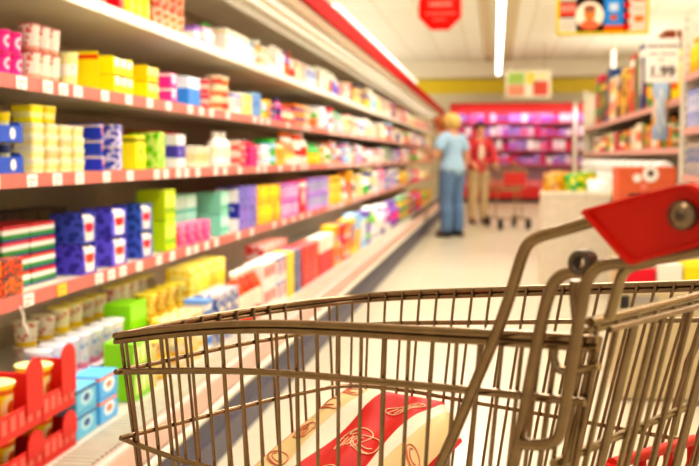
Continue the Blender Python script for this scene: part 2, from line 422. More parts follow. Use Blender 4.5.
# (tier, px0, px1, kind, width, height, layers, rows, ground, print, print2, style, lid colour, description)
ROWS = [
 (1, 86, 112, 'box', .075, .13, 1, 1, '#e2562a', W, YE, 'logo', W, 'orange red carton'),
 (1, 112, 129, 'box', .06, .12, 1, 1, '#d83a28', '#f7e2a0', W, 'band', W, 'red carton with a pale band'),
 (1, 129, 157, 'bottle', .06, .135, 1, 1, '#f6e07a', YE, '#5fb7a8', 'blot', W, 'yellow drink bottle'),
 (1, 158, 192, 'pot', .068, .07, 2, 1, '#e6794e', '#f4d2c0', RE, 'blot', '#c9503c', 'orange red pot'),
 (1, 193, 206, 'tub', .07, .06, 1, 1, '#a78ad0', W, PU, 'band', '#7a4aa0', 'lilac tub'),
 (1, 207, 219, 'bottle', .055, .09, 1, 1, '#e9b8d0', W, PK, 'band', '#3fae3a', 'small pink bottle with green cap'),
 (1, 220, 252, 'box', .09, .105, 1, 1, '#f7f2ea', '#d9c9df', CR, 'logo', W, 'white carton'),
 (1, 253, 270, 'pot', .075, .065, 2, 1, '#f4ead0', '#e9a868', W, 'band', '#f6f0dc', 'cream pot with orange band'),
 (1, 270, 285, 'gable', .075, .16, 1, 1, '#f1c08a', W, OR, 'band', W, 'peach drink carton'),
 (1, 286, 297, 'bottle', .075, .17, 1, 1, '#d4672a', '#f0a060', W, 'band', '#a83a1c', 'amber juice bottle'),
 (1, 298, 319, 'gable', .08, .15, 1, 1, '#f4eed8', '#bcd49a', OR, 'logo', '#8fb84e', 'cream and green drink carton'),
 (1, 322, 345, 'gable', .09, .16, 1, 1, '#f6f3e8', '#a9cfa0', W, 'top', '#68a860', 'white drink carton with green top'),
 (1, 346, 360, 'box', .11, .15, 1, 1, '#f0a24a', '#f8e2b4', W, 'logo', W, 'light orange carton'),
 (1, 361, 371, 'bottle', .1, .19, 1, 1, '#46508c', '#f2c83a', W, 'band', YE, 'navy bottle with yellow label'),
 (1, 372, 386, 'box', .13, .2, 1, 1, '#f3df62', W, OR, 'logo', W, 'tall yellow carton'),
 (1, 387, 401, 'box', .16, .18, 1, 1, '#d9cbe4', W, PU, 'band', W, 'pale lilac carton'),
 (1, 402, 429, 'box', .22, .18, 1, 1, '#f4eed0', '#e5c95c', W, 'blot', W, 'cream carton'),

 (2, -8, 33, 'pot', .05, .053, 2, 2, '#ea58ac', '#fbe6f2', MG, 'logo', '#c9345c', 'small pink yogurt pot'),
 (2, 34, 70, 'pot', .058, .07, 2, 1, '#fbf3e6', '#d4523f', '#e8b8a0', 'fruit', '#b8322c', 'white pot with red lid'),
 (2, 71, 88, 'pot', .06, .092, 1, 1, '#f4eab4', W, '#d8423a', 'band', '#dfe1a0', 'tall cream yogurt pot'),
 (2, 89, 103, 'box', .07, .112, 1, 1, '#f5d81c', '#f9ec8a', RE, 'logo', W, 'bright yellow carton'),
 (2, 104, 137, 'sleeve', .12, .056, 2, 1, '#f4dc2e', '#fdf5d8', '#b8b02a', 'pots', '#fbf0d8', 'yellow sleeved multipack of cream pots'),
 (2, 138, 162, 'sleeve', .11, .055, 2, 1, '#f7dc18', '#fcf0b0', '#a8a41c', 'pots', '#f8e98a', 'bright yellow sleeved multipack'),
 (2, 163, 180, 'box', .07, .052, 2, 1, '#dc4ca0', '#f8c8e0', W, 'logo', W, 'magenta carton'),
 (2, 181, 203, 'box', .12, .11, 1, 1, '#4a8fdc', '#e8f0fa', '#8a6ac0', 'top', W, 'sky blue carton'),
 (2, 204, 216, 'pot', .075, .06, 2, 1, '#da3a2c', '#f6d8c8', W, 'band', '#f4e6da', 'red yogurt pot'),
 (2, 217, 235, 'pot', .085, .05, 3, 1, '#f7dcc0', '#dd5a38', W, 'band', '#f7ecd8', 'cream pot with red band'),
 (2, 236, 271, 'sleeve', .13, .062, 2, 1, '#f4cf2c', '#fdf0a8', '#ec9a28', 'blot', '#f8ea70', 'yellow and orange multipack'),
 (2, 272, 285, 'bottle', .075, .12, 1, 1, '#dd3f86', '#f6c0d8', W, 'band', W, 'magenta drink bottle'),
 (2, 286, 318, 'tub', .1, .06, 2, 1, '#f8e6c4', '#e8924a', W, 'band', '#f6efdc', 'cream tub with orange band'),
 (2, 322, 333, 'box', .12, .17, 1, 1, '#f3eef4', '#7a3fa4', W, 'top', W, 'white carton with purple top'),
 (2, 334, 366, 'gable', .11, .17, 1, 1, '#f4efe8', '#c9c0dc', '#e8c060', 'band', '#cfc4dc', 'white drink carton with lilac band'),
 (2, 367, 400, 'tub', .18, .09, 2, 1, '#f2dcb8', '#d86a3a', W, 'band', '#e88850', 'peach tub'),
 (2, 401, 430, 'box', .25, .17, 1, 1, '#f3ecd4', '#d8c050', '#b8a0cc', 'blot', W, 'cream and yellow carton'),

 (3, 28, 90, 'tub', .068, .031, 4, 2, '#f8ecc2', '#f1dc9a', W, 'band', '#fbf3da', 'shallow cream tub'),
 (3, 91, 107, 'box', .065, .046, 3, 1, '#3454b8', '#d9503c', '#f2d8c4', 'logo', W, 'blue carton with red motif'),
 (3, 108, 125, 'box', .065, .07, 2, 1, '#2c3f9c', '#e8dff0', '#7a90d8', 'blot', W, 'dark blue carton'),
 (3, 126, 148, 'box', .075, .112, 1, 2, '#f0dc2a', '#f6ea7c', '#8c8418', 'logo', W, 'lemon yellow carton'),
 (3, 149, 168, 'box', .085, .128, 1, 1, '#8cc832', '#cfe68c', '#4c9c38', 'blot', W, 'lime green carton'),
 (3, 169, 188, 'box', .09, .125, 1, 1, '#f6f2f0', '#5a48a8', '#f6f2f0', 'band', W, 'white carton with violet band'),
 (3, 190, 216, 'pot', .085, .085, 1, 1, '#fbf3dc', '#f2e2b0', W, 'band', '#fdf6e4', 'white cream pot'),
 (3, 217, 235, 'bottle', .08, .15, 1, 1, '#f9f4ec', '#f4e6cc', W, 'band', W, 'white yogurt bottle'),
 (3, 236, 262, 'pot', .085, .065, 2, 1, '#e25a6c', '#f4b8b0', RE, 'blot', '#e8546a', 'pink red pot'),
 (3, 263, 286, 'box', .1, .14, 1, 1, '#f0c63c', '#9cc8e4', '#e8622c', 'logo', W, 'yellow carton with blue motif'),
 (3, 287, 310, 'bottle', .09, .178, 1, 1, '#f7f2ea', '#e9dcd0', '#d8584a', 'band', W, 'tall white milk bottle'),
 (3, 311, 321, 'box', .12, .13, 1, 1, '#ea6a34', '#f6d0a8', W, 'logo', W, 'orange carton'),
 (3, 323, 344, 'tub', .12, .08, 2, 1, '#f4e8d8', '#d88a78', W, 'band', '#f2eade', 'white tub with rose band'),
 (3, 345, 353, 'box', .16, .15, 1, 1, '#5fb45a', '#d8ecc8', W, 'logo', W, 'green carton'),
 (3, 354, 380, 'gable', .15, .165, 1, 1, '#f2e6dc', '#c85a50', W, 'band', '#d86a60', 'white drink carton with red band'),
 (3, 381, 401, 'box', .2, .16, 1, 1, '#e8dcd4', '#8c6aac', '#e8b090', 'blot', W, 'pale carton with violet blots'),
 (3, 402, 430, 'box', .26, .16, 1, 1, '#ece4d0', '#c8b848', '#d88868', 'blot', W, 'beige carton'),

 (4, 68, 98, 'sleeve', .17, .088, 2, 1, '#33349a', '#f7ece4', '#d6302c', 'swoosh', '#f3e4d8', 'navy violet multipack with red motif'),
 (4, 99, 128, 'sleeve', .19, .09, 2, 1, '#4a46a8', '#fbf4ec', '#d83430', 'swoosh', '#f8f0ea', 'blue violet multipack with white motif'),
 (4, 129, 154, 'sleeve', .18, .09, 2, 1, '#38489c', '#f6eee8', '#e0402c', 'swoosh', '#f4f0e2', 'indigo multipack with red heart shape'),
 (4, 155, 178, 'box', .075, .11, 2, 1, '#c6d824', '#e4ec88', '#8cae1c', 'pots', W, 'lime yellow carton'),
 (4, 213, 230, 'box', .1, .093, 2, 1, '#9cd8c4', '#d4f0e6', '#5cb49c', 'pots', W, 'mint green carton'),
 (4, 231, 240, 'box', .085, .19, 1, 1, '#f2ecf0', '#2f3c98', '#f2ecf0', 'band', W, 'white carton with navy band'),
 (4, 241, 258, 'box', .09, .1, 2, 1, '#4a3f9c', '#8a7cc8', '#e8e0f0', 'blot', W, 'deep violet carton'),
 (4, 259, 282, 'box', .1, .095, 2, 1, '#f0a030', '#f8dc60', '#d84828', 'blot', W, 'orange and yellow carton'),
 (4, 283, 300, 'box', .11, .095, 2, 1, '#d880c0', '#f4ecf0', '#7a48a0', 'logo', W, 'pink carton with white motif'),
 (4, 301, 308, 'box', .12, .2, 1, 1, '#dc3844', '#f4b4b0', W, 'logo', W, 'crimson carton'),
 (4, 309, 330, 'box', .13, .1, 2, 1, '#b890d8', '#98c8a0', '#6c5cb0', 'logo', W, 'lilac carton with green motif'),
 (4, 331, 343, 'box', .14, .2, 1, 1, '#f4c63c', '#f8e48c', '#e88a2c', 'logo', W, 'golden carton'),
 (4, 345, 369, 'bottle', .12, .235, 1, 1, '#f6f1ea', '#e4d8cc', '#9ab8d8', 'band', W, 'white milk bottle'),
 (4, 370, 385, 'bottle', .13, .24, 1, 1, '#f4efe8', '#3c60b8', W, 'band', '#3858b0', 'white milk bottle with blue cap'),
 (4, 386, 401, 'box', .18, .22, 1, 1, '#c8b0d8', '#f0e0b8', '#8868b0', 'band', W, 'mauve carton'),
 (4, 402, 430, 'box', .26, .2, 1, 1, '#f0dca0', '#e0a838', W, 'blot', W, 'pale gold carton'),
]
def cname(hx):
    import colorsys
    r_, g_, b2 = [int(hx[i:i + 2], 16) / 255 for i in (1, 3, 5)]; hh, ss, vv = colorsys.rgb_to_hsv(r_, g_, b2); hh *= 360
    if ss < .09: return 'white' if vv > .88 else 'grey'
    if ss < .26 and vv > .8: return 'cream' if 20 < hh < 75 else ('pale pink' if hh > 300 or hh <= 20 else ('pale green' if hh < 180 else 'pale lilac'))
    nm = 'red' if hh < 12 or hh > 348 else 'orange' if hh < 36 else 'yellow' if hh < 66 else 'green' if hh < 165 else 'teal' if hh < 195 else 'blue' if hh < 245 else 'violet' if hh < 285 else 'purple' if hh < 312 else 'pink'
    return ('dark ' if vv < .5 else '') + nm
ACC = ['#e0322a', '#f2c81e', '#3c62c0', '#e87a24', '#7a48ac', '#4aa84a', '#e24a94', '#fbf6ec', '#2e3478', '#f6ecc8', '#9cc8e8', '#c8302c', '#fbf6ec']
FAR = {t: [] for t in range(1, 6)}
def subdivide(t, a, e, kind, w, h, ly, g, p1, p2, rr, X, z):
    kind = 'box' if kind == 'sleeve' else kind; x = a; sp = 9 if a < 320 else 5.0
    while x < e - 1:
        x2 = min(e + .6, x + rr.uniform(.6, 1.15) * sp)
        if e - x2 < 2: x2 = e + .6
        q = rr.random(); A = (g, g, p1, rr.choice(ACC), rr.choice(ACC))[int(q * 5)]; B = rr.choice((p1, p2, g, rr.choice(ACC), rr.choice(ACC)))
        if A == B: B = rr.choice(ACC)
        kd = rr.choice((kind, kind, 'box', 'pot', 'bottle', 'gable')); hh = h * ly * rr.uniform(.72, 1.04)
        y0, y1 = Yp(x, X), Yp(x2, X)
        ww = min(max(.07, .016 * y0), .17)
        if kd in ('pot', 'tub'): L_ = max(2, round(hh / (.075 if y0 < 8 else .1))); hq = hh / L_ - .001
        elif kd == 'bottle': L_ = 1; hq = hh; ww = min(ww, hq * .6)
        elif kd == 'gable': L_ = 1; hq = hh
        else: L_ = rr.choice((1, 2)); hq = hh / L_ - .001
        ww = min(ww, y1 - y0 - .002)
        if ww > .03: FAR[t].append((y0, y1, kd, ww, hq, L_, A, B, rr.choice(ACC), rr.choice(('logo', 'band', 'blot', 'top', 'pots')), rr.choice((A, B, '#fdf8ee')), X, z))
        x = x2 + .2
def build_far(t):
    ls = sorted(FAR[t], key=lambda q: -q[0])
    for i, (y0, y1, kd, ww, hq, L_, A, B, Cq, st, ld, X, z) in enumerate(ls):
        pn = {'box': 'food_packet' if t in (1, 3) else 'food_box'}.get(kd)
        nm = {'box': 'packet' if t in (1, 3) else 'box', 'pot': 'pot', 'tub': 'tub', 'bottle': 'bottle', 'gable': 'milk carton' if False else 'drink box'}[kd]
        n0 = f'{cname(A)} {nm} with {cname(B)} print'
        outs = fill(t, y0, y1, X, z, kd, ww, hq, L_, 1, P(A, B, Cq, st, i % 5), flat(ld), n0, {'box': .1}.get(kd), pname=pn)
        o_ = f'group {ORD[i]}' if i < 20 else ''
        for o in outs:
            o['label'] = f'{n0} on {TIER[t]}, {nth(i)} group from far end'; o['group'] = f'{n0} in group {i + 1} from the far end of the {TIER[t]}'
TENS = {2: 'twenty', 3: 'thirty', 4: 'forty', 5: 'fifty'}
def nth(i):
    if i < 19: return ORD[i]
    q = i + 1
    if q % 10 == 0: return TENS[q // 10][:-1] + 'ieth'
    return TENS[q // 10] + '-' + ORD[q % 10 - 1]
RFAR = random.Random(21)
for (t, a, e, kind, w, h, ly, rw, g, p1, p2, st, ld, desc) in ROWS:
    if a >= 236 and not (t == 4 and a < 345):
        subdivide(t, a, e, kind, w, h, ly, g, p1, p2, RFAR, XS - .002, ZT[t]); continue
    d = {'sleeve': .1, 'box': .09, 'gable': .08}.get(kind, w) if a < 236 else 0
    y0, y1 = Yp(a, XS - d * (.3 if kind in ('pot', 'tub', 'bottle') else .45)), Yp(e)
    d = {'sleeve': .1, 'box': .11}.get(kind)
    if kind == 'gable': d = .08
    fill(t, y0, y1, XS - .002, ZT[t], kind, w, h, ly, rw, P(g, p1, p2, st, len(desc) % 5), flat(ld), desc, d)
for t in (1, 2, 3, 4): build_far(t)
# -- extra single items on those shelves
fill(3, Yp(36), Yp(62), XS - .002, ZT[3] + .1285, 'tub', .068, .045, 1, 1, P('#f3dd5e', '#f8eaa0', W, 'band'), flat('#f1d84a'), 'yellow tub on the stack of cream tubs')
fill(3, Yp(188), Yp(216), XS - .15, ZT[3], 'box', .14, .145, 1, 1, P('#c8281e', '#e04a38', W, 'plain'), m_red, 'plain red carton behind the cream pots')
# small printed trays of yellow pots, left end of the middle shelf
def tray(name, y0, y1, X, z, d, hw, hf, m, label, flap_round=True, th=.004, motif=None):
    """open cardboard display tray: base, low front and back, two raised side flaps"""
    b = MB(); w = y1 - y0
    b.box((-d, 0, 0), (0, w, th)); b.box((-th, th, th), (0, w - th, hw)); b.box((-d, th, th), (-d + th, w - th, hw))
    for yy in (0, w - th):
        b.prism([(-d, th), (0, th), (0, hw), (-.01, hf * .72 if flap_round else hf), (-d + .01, hf * .72 if flap_round else hf), (-d, hw)], EX, EZ, EY * th, (0, yy, 0))
    if flap_round:                                  # rounded tab rising from the right end of the front wall
        tw = .042; pl = [(w - 2 * tw, hw * .6), (w, hw * .6)]
        for k in range(9): an = PI * k / 8; pl.append((w - tw + tw * math.cos(an), hf - tw * .8 + tw * .8 * math.sin(an)))
        b.prism(pl, EY, EZ, EX * .004, (.0005, 0, 0))
    mats = [m]
    if motif:
        mats.append(motif[0]); n = motif[1]
        for i in range(n):
            cy = w * (i + .5) / n
            if motif[2] == 'disc':
                vs = [(.0008, cy + motif[3] * math.cos(k * PI / 8), hw * .52 + motif[3] * math.sin(k * PI / 8)) for k in range(16)]
                b.add(vs, [tuple(range(16))], 1)
            else: b.box((0, cy - motif[3], hw * .3), (.0008, cy + motif[3], hw * .85), 1)
    o = b.obj(name, mats); o.location = (X, y0, z)
    return tag(o, label, 'display tray')
m_bt = mat('blue_card', '#2b57c4', .5)
yb0, yb1 = Yp(-18), Yp(25.5)
for l in range(2):
    tray('display_tray', yb0, yb1, XS - .006, ZT[3] + .0012 + l * .076, .148, .04, .05, m_bt, ('lower' if l == 0 else 'upper') + ' blue card tray of pots at left end of middle shelf', False, motif=(m_tag, 2, 'disc', .014))
    fill(3, yb0 + .008, yb1 - .008, XS - .012, ZT[3] + .0065 + l * .076, 'pot', .056, .066, 1, 2, P('#f6dc3c' if l else '#3c4c78', '#fcf6d8', '#e8a41c', 'band'), flat('#f2d030' if l else '#c8ccd8'), ('yellow pot' if l else 'dark pot'), where=('upper' if l else 'lower') + ' blue tray', prep='in')
# stacked flat packs, left end of the fourth shelf
def flatpacks():
    y0, y1 = Yp(2, XS - .05), Yp(56, XS - .05)
    for (ya, ye, nm) in ((y0, (y0 + y1) / 2, 'left stack'), ((y0 + y1) / 2, y1, 'right stack')):
        fill(4, ya, ye, XS - .05, ZT[4], 'box', ye - ya - .006, .040, 4, 1, P('#f3eee6', '#3f8a4a', '#c8352c', 'stripe'), m_white, 'flat green white and red pack', .13, where='fourth shelf, ' + nm, pname='flat_pack')
flatpacks()
fill(4, Yp(-20), Yp(24), XS - .002, ZT[4], 'box', .09, .045, 2, 1, P('#2b2b44', '#e87a1e', '#f4b060', 'blot', 2), m_dark, 'dark pack with orange flecks', .045)
fill(4, Yp(179), Yp(212), XS - .002, ZT[4], 'box', .09, .085, 1, 1, P('#e63c7c', '#f490b4', '#c81e5c', 'blot'), m_white, 'hot pink carton', .05)
fill(4, Yp(179), Yp(212), XS - .06, ZT[4], 'box', .11, .094, 2, 1, P('#a8dcc8', '#e0f4ea', '#58b09c', 'pots'), m_white, 'mint carton behind the hot pink cartons', .11)
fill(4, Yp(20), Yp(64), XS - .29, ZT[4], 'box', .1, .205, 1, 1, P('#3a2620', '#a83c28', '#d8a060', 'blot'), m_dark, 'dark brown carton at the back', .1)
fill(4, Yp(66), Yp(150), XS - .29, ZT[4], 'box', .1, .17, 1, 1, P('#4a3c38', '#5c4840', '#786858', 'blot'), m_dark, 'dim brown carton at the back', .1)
# ---- bottom deck
XD = -1.072
m_rc = mat('red_card', '#d9241a', .5)
DECK = [
 # px0, px1, X front, z, kind, w, h, layers, rows, colours..., desc, depth
 (73, 96, XD, .31, 'box', .085, .068, 2, 1, '#7cc0e4', '#c4e4f4', '#2c4c90', 'logo', W, 'light blue carton with dark spot', .09),
 (97, 118, XD, .31, 'box', .085, .068, 2, 1, '#6cb4e0', '#e8f0f4', '#e87858', 'logo', W, 'light blue carton with coral spot', .09),
 (42, 128, -1.20, .31, 'pot', .08, .107, 2, 1, '#f0ecf2', '#7ca4d8', '#e090a8', 'fruit', '#f4ecf0', 'white pot with blue and pink print', None),
 (28, 62, -1.37, .40, 'pot', .085, .075, 2, 1, '#f2e6d0', '#c8303c', '#e8c040', 'fruit', '#e8d8b0', 'fruit pot at the far back', None),
 (63, 112, -1.37, .40, 'pot', .085, .08, 2, 1, '#f6ecc8', '#cc3a34', '#f0cc30', 'fruit', '#f4dc60', 'yellow lidded rear fruit pot', None),
 (133, 152, XD, .31, 'box', .11, .09, 2, 1, '#8ed020', '#e8f0b8', '#dcec90', 'pots', W, 'bright lime carton', .1),
 (129, 149, -1.20, .31, 'box', .1, .25, 1, 1, '#94d424', '#b4e048', '#dcf0a0', 'plain', W, 'tall lime display carton behind the lime cartons', .1),
 (116, 160, -1.37, .40, 'pot', .085, .085, 2, 1, '#f7f0d4', '#d84030', '#f4d020', 'fruit', '#f8e470', 'lemon lidded rear fruit pot', None),
 (151, 176, XD, .31, 'pot', .09, .075, 2, 1, '#f8ecb8', '#d84a28', '#f2cc1c', 'fruit', '#f6e04c', 'fruit pot with yellow lid', None),
 (152, 190, -1.19, .31, 'pot', .09, .085, 3, 1, '#f6e48c', '#d8a828', '#f8f0d0', 'blot', '#f4dc3c', 'yellow pot in a tall stack', None),
 (177, 204, XD, .31, 'box', .1, .09, 2, 1, '#f4ecd8', '#e8b83c', '#5c88c8', 'blot', W, 'cream carton with gold print', .1),
 (191, 226, -1.19, .31, 'box', .12, .1, 3, 1, '#f2d838', '#f8ec9c', '#e8a828', 'blot', W, 'yellow carton in a tall stack', .11),
 (205, 217, XD, .31, 'tub', .1, .1, 2, 1, '#f0eef0', '#3c74c8', '#f0eef0', 'band', '#4888d4', 'white tub with blue lid', None),
 (218, 240, XD, .31, 'box', .1, .1, 2, 1, '#e8dccc', '#445c9c', '#e8b440', 'blot', W, 'cream carton with blue print', .1),
 (241, 264, XD, .31, 'bottle', .09, .25, 1, 1, '#d8302c', '#f2d8c8', '#e8b060', 'band', '#f4ece0', 'red bottle with cream label', None),
 (265, 277, XD, .31, 'box', .1, .12, 2, 1, '#f2e4dc', '#c83c38', '#f2e4dc', 'pots', W, 'white carton with red windows', .1),
 (278, 288, XD, .31, 'box', .1, .122, 2, 1, '#f0e4e0', '#c43c3c', '#5868a8', 'logo', W, 'white carton with red motif', .1),
 (265, 288, -1.19, .31, 'box', .13, .14, 2, 1, '#f0dcd4', '#d85c54', '#f4ece4', 'blot', W, 'pale carton with red blots behind', .11),
 (289, 295, XD, .31, 'box', .1, .24, 1, 1, '#f4d428', '#f8e878', '#e8a020', 'plain', W, 'yellow carton', .1),
 (296, 303, XD, .31, 'box', .12, .235, 1, 1, '#34345c', '#6c6ca0', '#e0d8e0', 'blot', W, 'navy carton', .1),
 (305, 320, XD, .31, 'box', .125, .235, 1, 1, '#d82820', '#e44030', '#f4e8dc', 'top', W, 'bright red carton', .1),
 (321, 335, XD, .31, 'box', .13, .24, 1, 1, '#dc2c22', '#f4ead8', '#e86848', 'top', W, 'red carton with cream top', .1),
 (336, 350, XD, .31, 'box', .14, .27, 1, 1, '#f0a838', '#f8d868', '#e06a28', 'blot', W, 'amber carton', .11),
 (351, 367, XD, .31, 'box', .15, .29, 1, 1, '#ec8a34', '#f4c04c', '#e06090', 'top', W, 'orange carton with rose top', .11),
 (368, 377, XD, .31, 'bottle', .15, .32, 1, 1, '#7a54b0', '#f4eef4', '#80c060', 'band', W, 'large purple bottle', None),
 (378, 386, XD, .31, 'bottle', .15, .34, 1, 1, '#5c4c9c', '#f6f2f4', '#a0cc70', 'top', W, 'large violet bottle with white top', None),
 (387, 400, XD, .31, 'bottle', .18, .31, 1, 1, '#f2ece6', '#d8d0d8', '#7888b8', 'band', W, 'large white bottle', None),
 (401, 408, XD, .31, 'box', .24, .3, 1, 1, '#48508c', '#78a070', '#e0a060', 'blot', W, 'dark blue carton', .13),
 (409, 416, XD, .31, 'box', .26, .29, 1, 1, '#d88848', '#6c9458', '#f0dcb0', 'blot', W, 'rust and green carton', .13),
 (417, 432, XD, .31, 'box', .3, .28, 1, 1, '#ecd460', '#e8b040', W, 'blot', W, 'straw yellow carton', .13),
]
for (a, e, X, z, kind, w, h, ly, rw, g, p1, p2, st, ld, desc, d) in DECK:
    if a >= 336: subdivide(5, a, e, kind, w, h, ly, g, p1, p2, RFAR, X - .002, z - .005); continue
    fill(5, Yp(a, X), Yp(e, X), X - .002, z + (.0 if z > .35 else -.005), kind, w, h, ly, rw, P(g, p1, p2, st, len(desc) % 5), flat(ld), desc.replace('carton', 'box'), d, pname='food_box' if kind == 'box' else None)
build_far(5)
# red card display boxes with big yellow pots at the lower left
m_motif = mat('card_motif', '#ea6a5c', .5)
ya, yb_, yc = Yp(-8, XD), Yp(37, XD), Yp(70, XD)
for (y0, y1, nm) in ((ya, yb_ - .004, 'left'), (yb_, yc, 'right')):
    for l in range(2):
        tray('display_box', y0, y1, XD, .3055 + .0012 + l * .108, .125, .062, .165 if l else .10, m_rc, f'{"upper" if l else "lower"} {nm} red card display box with rounded flaps on bottom deck', True, motif=(m_motif, 5, 'bar', .0115))
        fill(5, y0 + .008, y1 - .008, XD - .012, .3055 + .0065 + l * .108, 'pot', .098, .098 if l == 0 else .115, 1, 1, P('#f8e052', '#fdf4c0', '#d86a30', 'logo'), flat('#fbf0a0'), 'large yellow pot', where=f'{"upper" if l else "lower"} {nm} red box', prep='in')
# ---------------------------------------------------------------- shopping cart (foreground)
def foreground_cart():
    N1 = pt(115, 337, 1.15); N2 = pt(500, 336, .80); F1 = pt(335, 299.5, 1.42); F2 = pt(699, 283, 1.11)
    cross = (F1 - N1); cross.z = 0; cross.normalize(); axis = Vector((cross.y, -cross.x, 0))
    dn = (N2 - N1).normalized(); df = (F2 - F1).normalized()
    nN = dn.cross(-EZ + cross * .11).normalized(); nF = df.cross(-EZ - cross * .09).normalized(); nR = (F1 - N1).normalized().cross(-EZ + axis * .1).normalized()
    near = lambda x, y, off=0: on_plane(x, y, N1 - cross * off, nN)
    far = lambda x, y: on_plane(x, y, F1, nF)
    front = lambda x, y: on_plane(x, y, N1, nR)
    t = thing('shopping_cart', 'wire shopping cart with red handle bracket filling the foreground', 'shopping cart', (N1.x + axis.x * .4, N1.y + axis.y * .4, 0))
    org = Vector(t.location)
    def P_(path): return [Vector(p) - org for p in path]
    def smooth(path, k=2):
        P = [Vector(p) for p in path]
        for _ in range(k):
            Q = [P[0]]
            for i in range(len(P) - 1): Q += [P[i] * .75 + P[i + 1] * .25, P[i] * .25 + P[i + 1] * .75]
            Q.append(P[-1]); P = Q
        return P
    def ringline(pf, pr, pn):
        """far + front outline as one path, near as another"""
        return smooth([front(*q) for q in pr] + [far(*q) for q in pf]), smooth([near(*q) for q in pn])
    nr = [(115, 336), (160, 330), (210, 325), (270, 323), (340, 325.5), (420, 330), (500, 334), (560, 337), (598, 340)]
    fr = [(115, 336), (160, 326), (192, 319.5), (240, 311.5), (290, 304)]; ff = [(350, 297), (400, 293), (480, 290), (600, 286), (699, 283), (790, 278)]
    fa, ne = ringline(ff, fr, nr)
    b = MB()
    dz = Vector((0, 0, .0068))
    for path in (fa, ne):
        b.tube(P_(path), .0039); b.tube(P_([p - dz for p in path]), .0032)
    b.obj('basket_rim', m_steel, t)
    # horizontal rings
    l2n = smooth([near(*q) for q in [(116, 372), (180, 370.5), (250, 371), (320, 376), (380, 382), (480, 391), (585, 402.5)]])
    l2f = smooth([front(*q) for q in [(116, 372), (228, 346), (300, 334)]] + [far(*q) for q in [(350, 326), (400, 323), (480, 322.5), (573, 321.5), (699, 320), (790, 319)]])
    def at_level(o0, d, n, z):   # the horizontal line of a wall plane at height z, through the foot of o0
        s = (z - o0.z); k = -EZ
        return None
    def drop(p, n, z):           # slide a rim point down its wall plane to height z
        h = n.cross(EZ).normalized(); dwn = n.cross(h).normalized()
        if dwn.z > 0: dwn = -dwn
        return p + dwn * ((z - p.z) / dwn.z)
    ZB = .545
    def walls(k, n, off=0):
        return
    rearN = near(640, 343); rearF = far(790, 278)
    zl3 = .728
    cN = on_plane(121, 438, N1, nN); cF = drop(F1, nF, zl3)
    l3n = smooth([cN, near(150, 449.5), near(192, 464), drop(near(330, 325), nN, zl3), drop(near(600, 340), nN, zl3)], 1)
    l3f = smooth([front(121, 438), front(220, 412), front(300, 393), far(345, 384.5), far(400, 389), far(460, 400), far(560, 417), far(655, 435), far(760, 453)])
    def vwire(top, n, z=ZB, conv=0, d=None):
        bot = drop(top, n, z)
        if d is not None: bot = bot + d * conv
        return [top + EZ * .001, bot]
    near_len = (near(598, 340) - N1).length
    b = MB(); b.tube(P_(l2n), .0036); b.tube(P_(l3n), .0033)
    for z in (.635, ZB): b.tube(P_([drop(N1, nN, z) + dn * .02, drop(near(600, 340), nN, z) - dn * .03]), .0032)
    nw = 29
    for i in range(nw):
        s = (i + .25) / nw; i0 = s * (len(ne) - 1); j = int(i0); fq = i0 - j
        top = ne[j].lerp(ne[min(j + 1, len(ne) - 1)], fq) + cross * .006
        # wires fan: front ones lean back, rear ones lean forward
        conv = .012 - .10 * (i / (nw - 1))
        b.tube(P_(vwire(top, nN, ZB, conv, dn)), .0019 if i % 4 else .0024, 6)
    b.obj('side_grid', m_steel, t)
    b = MB(); nf = 13
    for i in range(nf):
        s = (i + .4) / nf; top = N1.lerp(F1, s); top.z += .008 * math.sin(PI * s)
        b.tube(P_(vwire(top - axis * -.004, nR, ZB, .0 + .03 * (.5 - s), (F1 - N1).normalized())), .0021, 6)
    for z in (.635, ZB): b.tube(P_([drop(N1, nR, z) + cross * .01, drop(F1, nR, z)]), .0032)
    b.tube(P_([p for p in l2f if (p - N1).dot(axis) < .02 and (p - N1).dot(cross) < .34] ), .0034)
    b.tube(P_([p for p in l3f if (p - N1).dot(axis) < .035 and (p - N1).dot(cross) < .34]), .0032)
    b.obj('front_grid', m_steel, t)
    b = MB()
    b.tube(P_(l2f[3:]), .0032); b.tube(P_(l3f[3:]), .003)
    for z in (.635, ZB): b.tube(P_([drop(F1, nF, z), drop(rearF, nF, z)]), .0032)
    nfw = 24; Lf = (far(760, 280) - F1).length
    for i in range(nfw):
        s = (i + .3) / nfw; top = far(335 + 430 * s ** 1.06, 299.5 - 17 * s ** .5) - cross * .004
        b.tube(P_(vwire(top, nF, ZB, .02 - .13 * s, df)), .0019, 6)
    b.obj('side_grid', m_steel, t)
    # floor grid
    b = MB(); A0, A1, B0, B1 = drop(N1, nN, ZB) + dn * .02, drop(near(600, 340), nN, ZB), drop(F1, nF, ZB), drop(rearF, nF, ZB)
    for i in range(13): s = i / 12; b.tube(P_([A0.lerp(B0, s), A1.lerp(B1, s)]), .0025, 6)
    for i in range(5): s = i / 4; b.tube(P_([A0.lerp(A1, s) - EZ * .005, B0.lerp(B1, s) - EZ * .005]), .003, 6)
    b.obj('floor_grid', m_steel, t)
    # handle rods (near side)
    def rod(pp, off, r, name='support_rod', m=m_steel, k=2):
        b = MB(); b.tube(P_(smooth([near(x, y, off) for x, y in pp], k)), r, 10); return b.obj(name, m, t)
    rod([(640, 207), (590, 222), (560, 231), (540, 236), (528, 243), (521, 258), (512, 290), (500, 325), (482, 368), (460, 420), (440, 466), (405, 545)], .014, .0047)
    rod([(760, 239), (699, 250.5), (640, 262), (610, 263), (594, 268), (586, 282), (581, 310), (574, 350), (567, 395), (563, 422), (558, 440), (546, 445.5), (521, 444)], .022, .0046)
